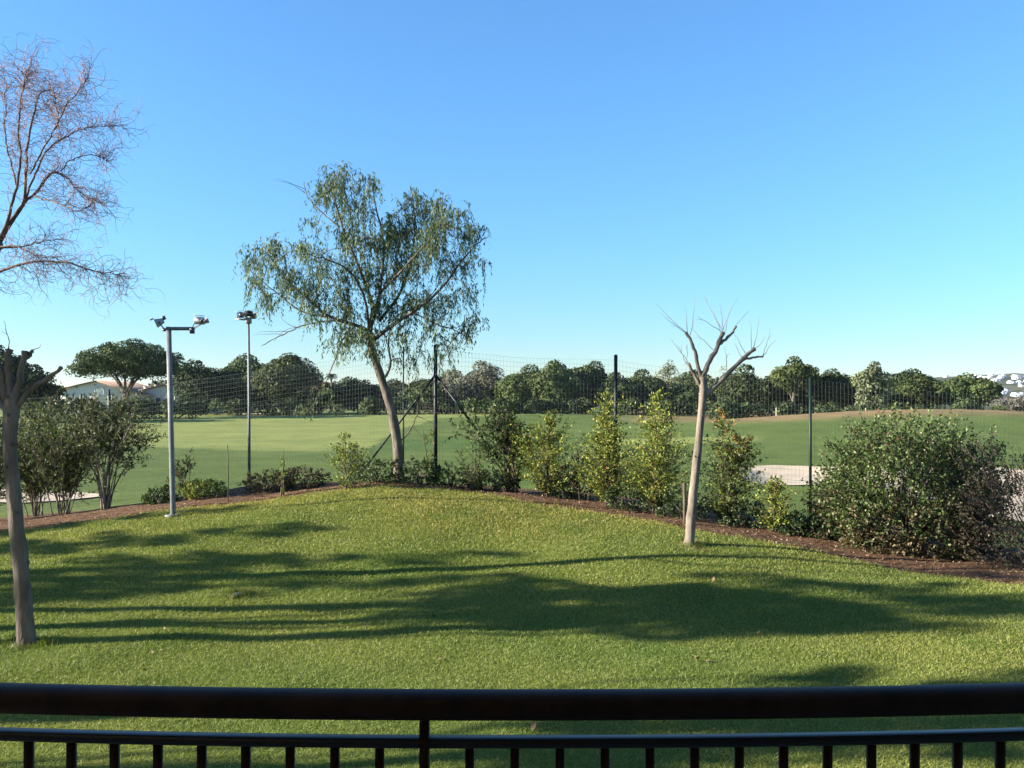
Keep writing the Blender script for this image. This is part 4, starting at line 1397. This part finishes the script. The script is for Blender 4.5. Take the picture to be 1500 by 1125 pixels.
# ------------------------------------------------------------------ gabled houses behind the pine
def gable_house(name, label, pxs, d, wall, depth, eave_l, ridge, eave_r, windows, chims, seed):
    """front gable traced at its own distance: (px, py) of the left eave, ridge and right eave"""
    b = stand((eave_l[0] + eave_r[0]) / 2, d)
    t = thing(name, label, 'house', b, 'white gabled houses behind the umbrella pine')
    A, R_, C_ = [at(p[0], p[1], d) - b for p in (eave_l, ridge, eave_r)]
    mb = MB()
    v = [(A[0], 0, -.5), (C_[0], 0, -.5), (C_[0], 0, C_[2]), (R_[0], 0, R_[2]), (A[0], 0, A[2])]
    V = v + [(x, depth, z) for x, y, z in v]
    mb.add(np.array(V), [(0, 1, 2, 3, 4), (9, 8, 7, 6, 5), (0, 5, 6, 1), (1, 6, 7, 2), (4, 9, 5, 0)])
    mb.build('wall', M[wall], t)
    rf = MB()
    for P, Q in ((A, R_), (C_, R_)):
        sl = unit(np.array([P[0] - Q[0], 0, P[2] - Q[2]]))
        nn = np.array([-sl[2], 0, sl[0]])
        if nn[2] < 0:
            nn = -nn
        e0 = np.array([Q[0], 0, Q[2]]) + nn * .02
        e1 = np.array([P[0], 0, P[2]]) + sl * .5 + nn * .02
        vv = []
        for y in (-.45, depth + .4):
            for p in (e0, e1):
                vv += [p + (0, y, 0), p + nn * .16 + (0, y, 0)]
        rf.add(np.array(vv), [(0, 1, 3, 2), (4, 6, 7, 5), (0, 4, 5, 1), (2, 3, 7, 6), (1, 5, 7, 3), (0, 2, 6, 4)])
    rfo = rf.build('roof', M['roof'], t)
    for (px, py0, py1, yoff) in chims:
        p0, p1 = at(px, py0, d) - b, at(px, py1, d) - b
        m_ = MB()
        m_.box((p0[0], yoff, (p0[2] + p1[2]) / 2 - .3), (.55, .55, p0[2] - p1[2] + .6))
        m_.box((p0[0], yoff, p0[2] + .04), (.72, .72, .10))
        m_.build('chimney', M['chimney'], rfo)
    for (x0, y0, x1, y1, kind) in windows:
        p0, p1 = at(x0, y0, d) - b, at(x1, y1, d) - b
        c = (p0 + p1) / 2
        w, hh = abs(p1[0] - p0[0]), abs(p0[2] - p1[2])
        fr = MB()
        gl = MB()
        if kind == 'arch':
            n = 14
            a = np.linspace(0, math.pi, n)
            oc = [(c[0] + math.cos(q) * w / 2, c[2] - hh / 2 + math.sin(q) * hh) for q in a]
            Vf = [(x, -.05, z) for x, z in oc] + [(x, -.11, z) for x, z in oc]
            gl.add(np.array(Vf), [tuple(range(n, 2 * n))[::-1]] + [(i, i + 1, n + i + 1, n + i) for i in range(n - 1)])
            for q in (.25, .5, .75):
                ang = math.pi * q
                fr.tube([(c[0], -.13, c[2] - hh / 2), (c[0] + math.cos(ang) * w / 2, -.13, c[2] - hh / 2 + math.sin(ang) * hh)], .05, 4)
            fr.tube([(c[0] + math.cos(q) * w / 2 * 1.04, -.10, c[2] - hh / 2 + math.sin(q) * hh * 1.04) for q in a], .09, 5)
            gm = M['window_pale']
        else:
            gl.box((c[0], -.02, c[2]), (w, .06, hh))
            for sx in (-1, 1):
                fr.box((c[0] + sx * w / 2, -.04, c[2]), (.12, .12, hh + .12))
            for sz in (-1, 1):
                fr.box((c[0], -.043, c[2] + sz * hh / 2), (w + .2, .12, .12))
            gm = M['window'] if kind == 'dark' else M['window_pale']
        fo = fr.build('window', M['plaster'], t)
        gl.build('pane', gm, fo)
    return t

gable_house('gabled_house', 'white house with low gable and pale arched window behind the umbrella pine', None, 142.0, 'plaster', 14, (78, 573), (143, 559), (205, 578),
            [(139, 566, 153, 578, 'arch'), (159, 576, 164, 592, 'dark'), (97, 577, 101, 586, 'dark'), (106, 576, 110, 586, 'dark'), (118, 577, 122, 588, 'dark'), (181, 582, 186, 592, 'dark')], [(126, 558, 564, 6)], 1)
gable_house('gabled_house', 'cream gabled house with two chimneys right of the umbrella pine trunk', None, 146.0, 'plaster_warm', 14, (190, 576), (244, 564), (292, 574),
            [(200, 580, 209, 589, 'dark'), (216, 584, 221, 592, 'dark'), (228, 582, 236, 591, 'dark'), (250, 580, 256, 590, 'dark')], [(203, 566, 573, 3), (219, 564, 570, 3)], 2)

# ------------------------------------------------------------------ white houses on the far hill
rg = rng_(77)
HH = []
for (x0, x1, y0, y1, n) in ((1298, 1330, 556, 566, 7), (1448, 1500, 551, 562, 13), (1455, 1540, 562, 582, 15), (1330, 1450, 550, 556, 8), (1500, 1600, 550, 575, 8)):
    for _ in range(n):
        HH.append((rg.uniform(x0, x1), rg.uniform(y0, y1)))
_hd = np.arange(760, 2200, 6.0)
for i, (px, py) in enumerate(HH):
    xx = (px - CX) / F * _hd
    zz = CZ - (py - HY) / F * _hd
    hit = np.nonzero(zz <= hill_h(xx, _hd))[0]
    if not len(hit):
        continue
    d = _hd[hit[0]]
    x, z = xx[hit[0]], float(hill_h(xx[hit[0]], d))
    w, dp, hh = rg.uniform(6, 17), rg.uniform(7, 10), rg.uniform(2.2, 3.8)
    mb = MB()
    mb.box((0, 0, hh / 2 - 1.5), (w, dp, hh + 3))
    mb.box((w * rg.uniform(-.25, .25), 1, hh + .9), (w * rg.uniform(.35, .6), dp * .7, 1.8))
    for q in range(3):
        mb.box((-w / 2 + w * (q + .5) / 3, -dp / 2 - .1, hh * .55), (1.4, .25, 1.6), None, (.12, .12, .14))
    o = mb.build('hillside_house', M['plaster'], None, False, (x, d, z))
    tag(o, 'small white house among dark scrub on the far hillside', 'house', 'white houses on the far hillside')

# ------------------------------------------------------------------ garden trees left of the picture: their shadows lie across the lawn
pal_s = [(4, (.05, .08, .025)), (3, (.08, .11, .035))]
def garden_tree(x, y, H, cr, seed, label, clear=.5):
    rg = rng_(seed)
    b = np.array([x, y, float(h(x, y))])
    t = thing('garden_tree', label, 'tree', b, 'leafy garden trees beside the terrace')
    ms, ml = MB(), MB()
    lean = rg.normal(0, .15, 2)
    p = spline([(0, 0, -.2), (lean[0] * .4, lean[1] * .4, H * .35), (lean[0], lean[1], H * .8)], 12)
    ms.tube(p, np.linspace(.15, .09, 12), 10)
    c0 = H * clear
    for i in range(26):
        th = rg.uniform(0, 6.28)
        rad = math.sqrt(rg.uniform(.02, 1))
        up = rg.uniform(0, 1) ** 1.25                   # wide below, drawn out to a thin top
        r = cr * rg.uniform(.20, .36) * (1 - .55 * up)
        wd = (cr - r * .6) * (1 - .8 * up)
        c = np.array([lean[0] + math.cos(th) * rad * wd, lean[1] + math.sin(th) * rad * wd, c0 + r * .6 + up * (H - c0 - r)])
        lobed_crown(rg, ml, [(c, (r, r, r * .5))], pal_s, 480, .13)
        if i < 9:
            j_ = rg.integers(5, 10)
            ms.tube(spline([p[j_], (p[j_] + c) / 2 + (0, 0, -.1), c], 6), np.linspace(.05, .015, 6), 5)
    ms.build('trunk', M['bark_brown'], t, True)
    ml.build('crown', M['leaf'], t)

SH = [(-15.0, 8.9, 8.0, 1.9), (-14.0, 9.7, 7.0, 1.5), (-15.8, 10.2, 7.6, 1.3), (-21.0, 10.5, 6.9, 1.15), (-20.4, 11.7, 7.2, 1.05), (-22.8, 13.3, 7.2, 1.1), (-13.2, 5.2, 6.6, 1.4), (-12.6, 6.7, 7.6, .9), (-24.2, 15.0, 7.0, 1.1)]
for i, (x, y, H, cr) in enumerate(SH):
    garden_tree(x, y, H, cr, 700 + i, 'leafy round-crowned garden tree left of the lawn', .64)

# ------------------------------------------------------------------ small things on the lawn
b = on_ground(348, 873)
mb = MB()
th = np.linspace(0, 2 * math.pi, 16, endpoint=False)
mb.tube([(0, 0, -.02), (0, 0, .028), (0, 0, .034)], [.06, .06, .05], 18)
tag(mb.build('sprinkler_cover', M['plastic_pale'], None, False, b), 'small pale round sprinkler cover set in the lawn', 'sprinkler')
rg = rng_(88)
for i, (px, py, lab) in enumerate([(1020, 970, 'large curled dry leaf on the sunlit lawn'), (782, 1072, 'dry brown leaf on the lawn seen below the handrail'), (1045, 853, 'dry leaf at the edge of the broad lawn shadow')]):
    b = on_ground(px, py) + np.array([0, 0, .035])
    n = 7
    V = []
    for q in range(n):
        s = q / (n - 1)
        w = .026 * math.sin(math.pi * (s * .92 + .04))
        V += [(s * .09 - .045, -w, .02 * math.cos(s * 4) + .03 * abs(w) / .045), (s * .09 - .045, 0, .012 * math.cos(s * 4)), (s * .09 - .045, w, .02 * math.cos(s * 4) + .035 * abs(w) / .045)]
    mb = MB()
    mb.add(np.array(V), np.array([(3 * q + c, 3 * q + 3 + c, 3 * q + 4 + c, 3 * q + 1 + c) for q in range(n - 1) for c in (0, 1)]), (.20, .13, .07))
    o = mb.build('dry_leaf', M['leaf'], None, True, b)
    o.rotation_euler = (.3, .2, rg.uniform(0, 6))
    tag(o, lab, 'leaf')

# ------------------------------------------------------------------ grass blades on the lawn
rg = rng_(99)
def grass(n, d0, d1, power):
    u = rg.random(n)
    e = 1 - power
    d = (d0 ** e + u * (d1 ** e - d0 ** e)) ** (1 / e)
    x = rg.uniform(-.60, .60, n) * (d + .6)
    bd = bed_dist(x, d)
    worn = np.exp(-((x - 2.8) / 1.0) ** 2 - ((d - 14.6) / .6) ** 2) * .6
    keep = (rg.random(n) > sstep(-.8, .25, bd)) & (rg.random(n) > worn)
    x, d = x[keep], d[keep]
    n = len(x)
    z = h(x, d)
    sc = np.clip(d / 9.0, .75, 2.0)
    th = rg.uniform(0, 6.28, n)
    hgt = rg.uniform(.015, .034, n) * np.sqrt(sc)
    w = rg.uniform(.0026, .0052, n) * sc
    ln = rg.normal(0, .022, (n, 2))
    P = np.stack([x, d, z - .004], 1)
    a = np.stack([np.cos(th) * w, np.sin(th) * w, np.zeros(n)], 1)
    tip = P + np.c_[ln, hgt]
    V = np.stack([P - a, P + a, tip], 1).reshape(-1, 3)
    pal = [(5, (.185, .200, .040)), (4, (.245, .245, .060)), (2.5, (.31, .285, .10)), (1.6, (.10, .135, .026)), (.8, (.36, .31, .15))]
    c = pick(rg, n, pal, .10) * np.array([.80, .90, .85])
    patch = .5 + .5 * np.sin(x * .9 + 1.1 * np.sin(d * .7)) * np.sin(d * 1.1 + np.sin(x * .6))
    dry = sstep(12, 19, d + x * .1)[:, None]
    cl = np.zeros(n)
    for _ in range(46):                      # weedy darker patches in the turf
        cx_, cy_, cr_ = rg.uniform(-9, 9), rg.uniform(6, 18), rg.uniform(.12, .5)
        cl = np.maximum(cl, np.exp(-(((x - cx_) / cr_) ** 2 + ((d - cy_) / cr_) ** 2) ** 2))
    kk = (rg.random(n) < cl * .75)[:, None]
    c = np.where(kk, np.array([.105, .150, .030]) * rg.uniform(.7, 1.3, (n, 1)), c)
    c = c * (1 + (patch[:, None] - .5) * np.array([.35, .15, .2])) * (1 + dry * np.array([.24, .0, .08]))
    mb = MB()
    mb.add(V, np.arange(3 * n).reshape(n, 3), np.repeat(c, 3, axis=0))
    return mb
o = grass(720000, 5.6, 20.5, .75).build('grass', M['grass_blade'])
tag(o, 'short mown yellow-green grass covering the garden lawn', 'grass', kind='stuff')

for px, py, rad in ((1010, 798, .14), (40, 943, .17), (254, 757, .10), (348, 873, .06)):   # longer unmown tufts at their feet
    c0 = on_ground(px, py)
    n = 420
    th = rg.uniform(0, 6.28, n)
    rr_ = rad + np.abs(rg.normal(0, .07, n))
    x, y = c0[0] + np.cos(th) * rr_, c0[1] + np.sin(th) * rr_
    P = np.stack([x, y, h(x, y) - .004], 1)
    a = np.stack([np.cos(th + 1.3), np.sin(th + 1.3), np.zeros(n)], 1) * .005
    tip = P + np.c_[rg.normal(0, .03, (n, 2)), rg.uniform(.04, .10, n)]
    mb = MB()
    mb.add(np.stack([P - a, P + a, tip], 1).reshape(-1, 3), np.arange(3 * n).reshape(n, 3), np.repeat(pick(rg, n, [(3, (.12, .15, .03)), (2, (.2, .19, .07)), (1, (.07, .11, .02))]), 3, axis=0))
    tag(mb.build('grass_tuft', M['grass_blade']), 'ring of longer unmown grass', 'grass', kind='stuff')

# leaf litter and clods on the bed
n = 9000
x = rg.uniform(-13, 13, n)
y = np.interp(x, _ex, _ey) + rg.uniform(-.35, 1.6, n) ** 1.0
P = np.stack([x, y, h(x, y) + .018], 1)
D_ = np.stack([rg.normal(size=n), rg.normal(size=n), rg.uniform(-.1, .5, n)], 1)
mb = MB()
mb.leaves(P, D_, rg.uniform(.025, .07, n), rg.uniform(.012, .03, n), pick(rg, n, [(3, (.16, .09, .05)), (3, (.25, .16, .09)), (2, (.08, .05, .03)), (1, (.33, .25, .15))]), rg, unit(rg.normal(0, .35, (n, 3)) + np.array([0, 0, 1])))
m_ = 700
xl = rg.uniform(-9, 9, m_)
yl = rg.uniform(6, 18, m_)
ok = bed_dist(xl, yl) < -.3
xl, yl = xl[ok], yl[ok]
m_ = len(xl)
mb.leaves(np.stack([xl, yl, h(xl, yl) + .03], 1), np.stack([rg.normal(size=m_), rg.normal(size=m_), rg.uniform(-.1, .6, m_)], 1), rg.uniform(.03, .06, m_), rg.uniform(.015, .03, m_), pick(rg, m_, [(3, (.15, .10, .055)), (1, (.22, .16, .09)), (2, (.08, .055, .03))]), rg, unit(rg.normal(0, .5, (m_, 3)) + np.array([0, 0, 1])))
o = mb.build('leaf_litter', M['leaf'])
tag(o, 'brown leaf litter scattered over the planting bed and lawn', 'leaf litter', kind='stuff')

# ------------------------------------------------------------------ air
hz = bpy.data.materials.new('haze')
hz.use_nodes = True
hn = hz.node_tree.nodes
hn.clear()
ho = hn.new('ShaderNodeOutputMaterial')
hv = hn.new('ShaderNodeVolumePrincipled')
hv.inputs['Color'].default_value = (.86, .92, 1.0, 1)
hv.inputs['Density'].default_value = .00006
hv.inputs['Anisotropy'].default_value = .2
hz.node_tree.links.new(hv.outputs[0], ho.inputs['Volume'])
mb = MB()
mb.box((0, 1650, 36), (9200, 5100, 88))
o = mb.build('haze', hz)
tag(o, 'thin pale haze over the far hill and course', 'haze', kind='stuff')
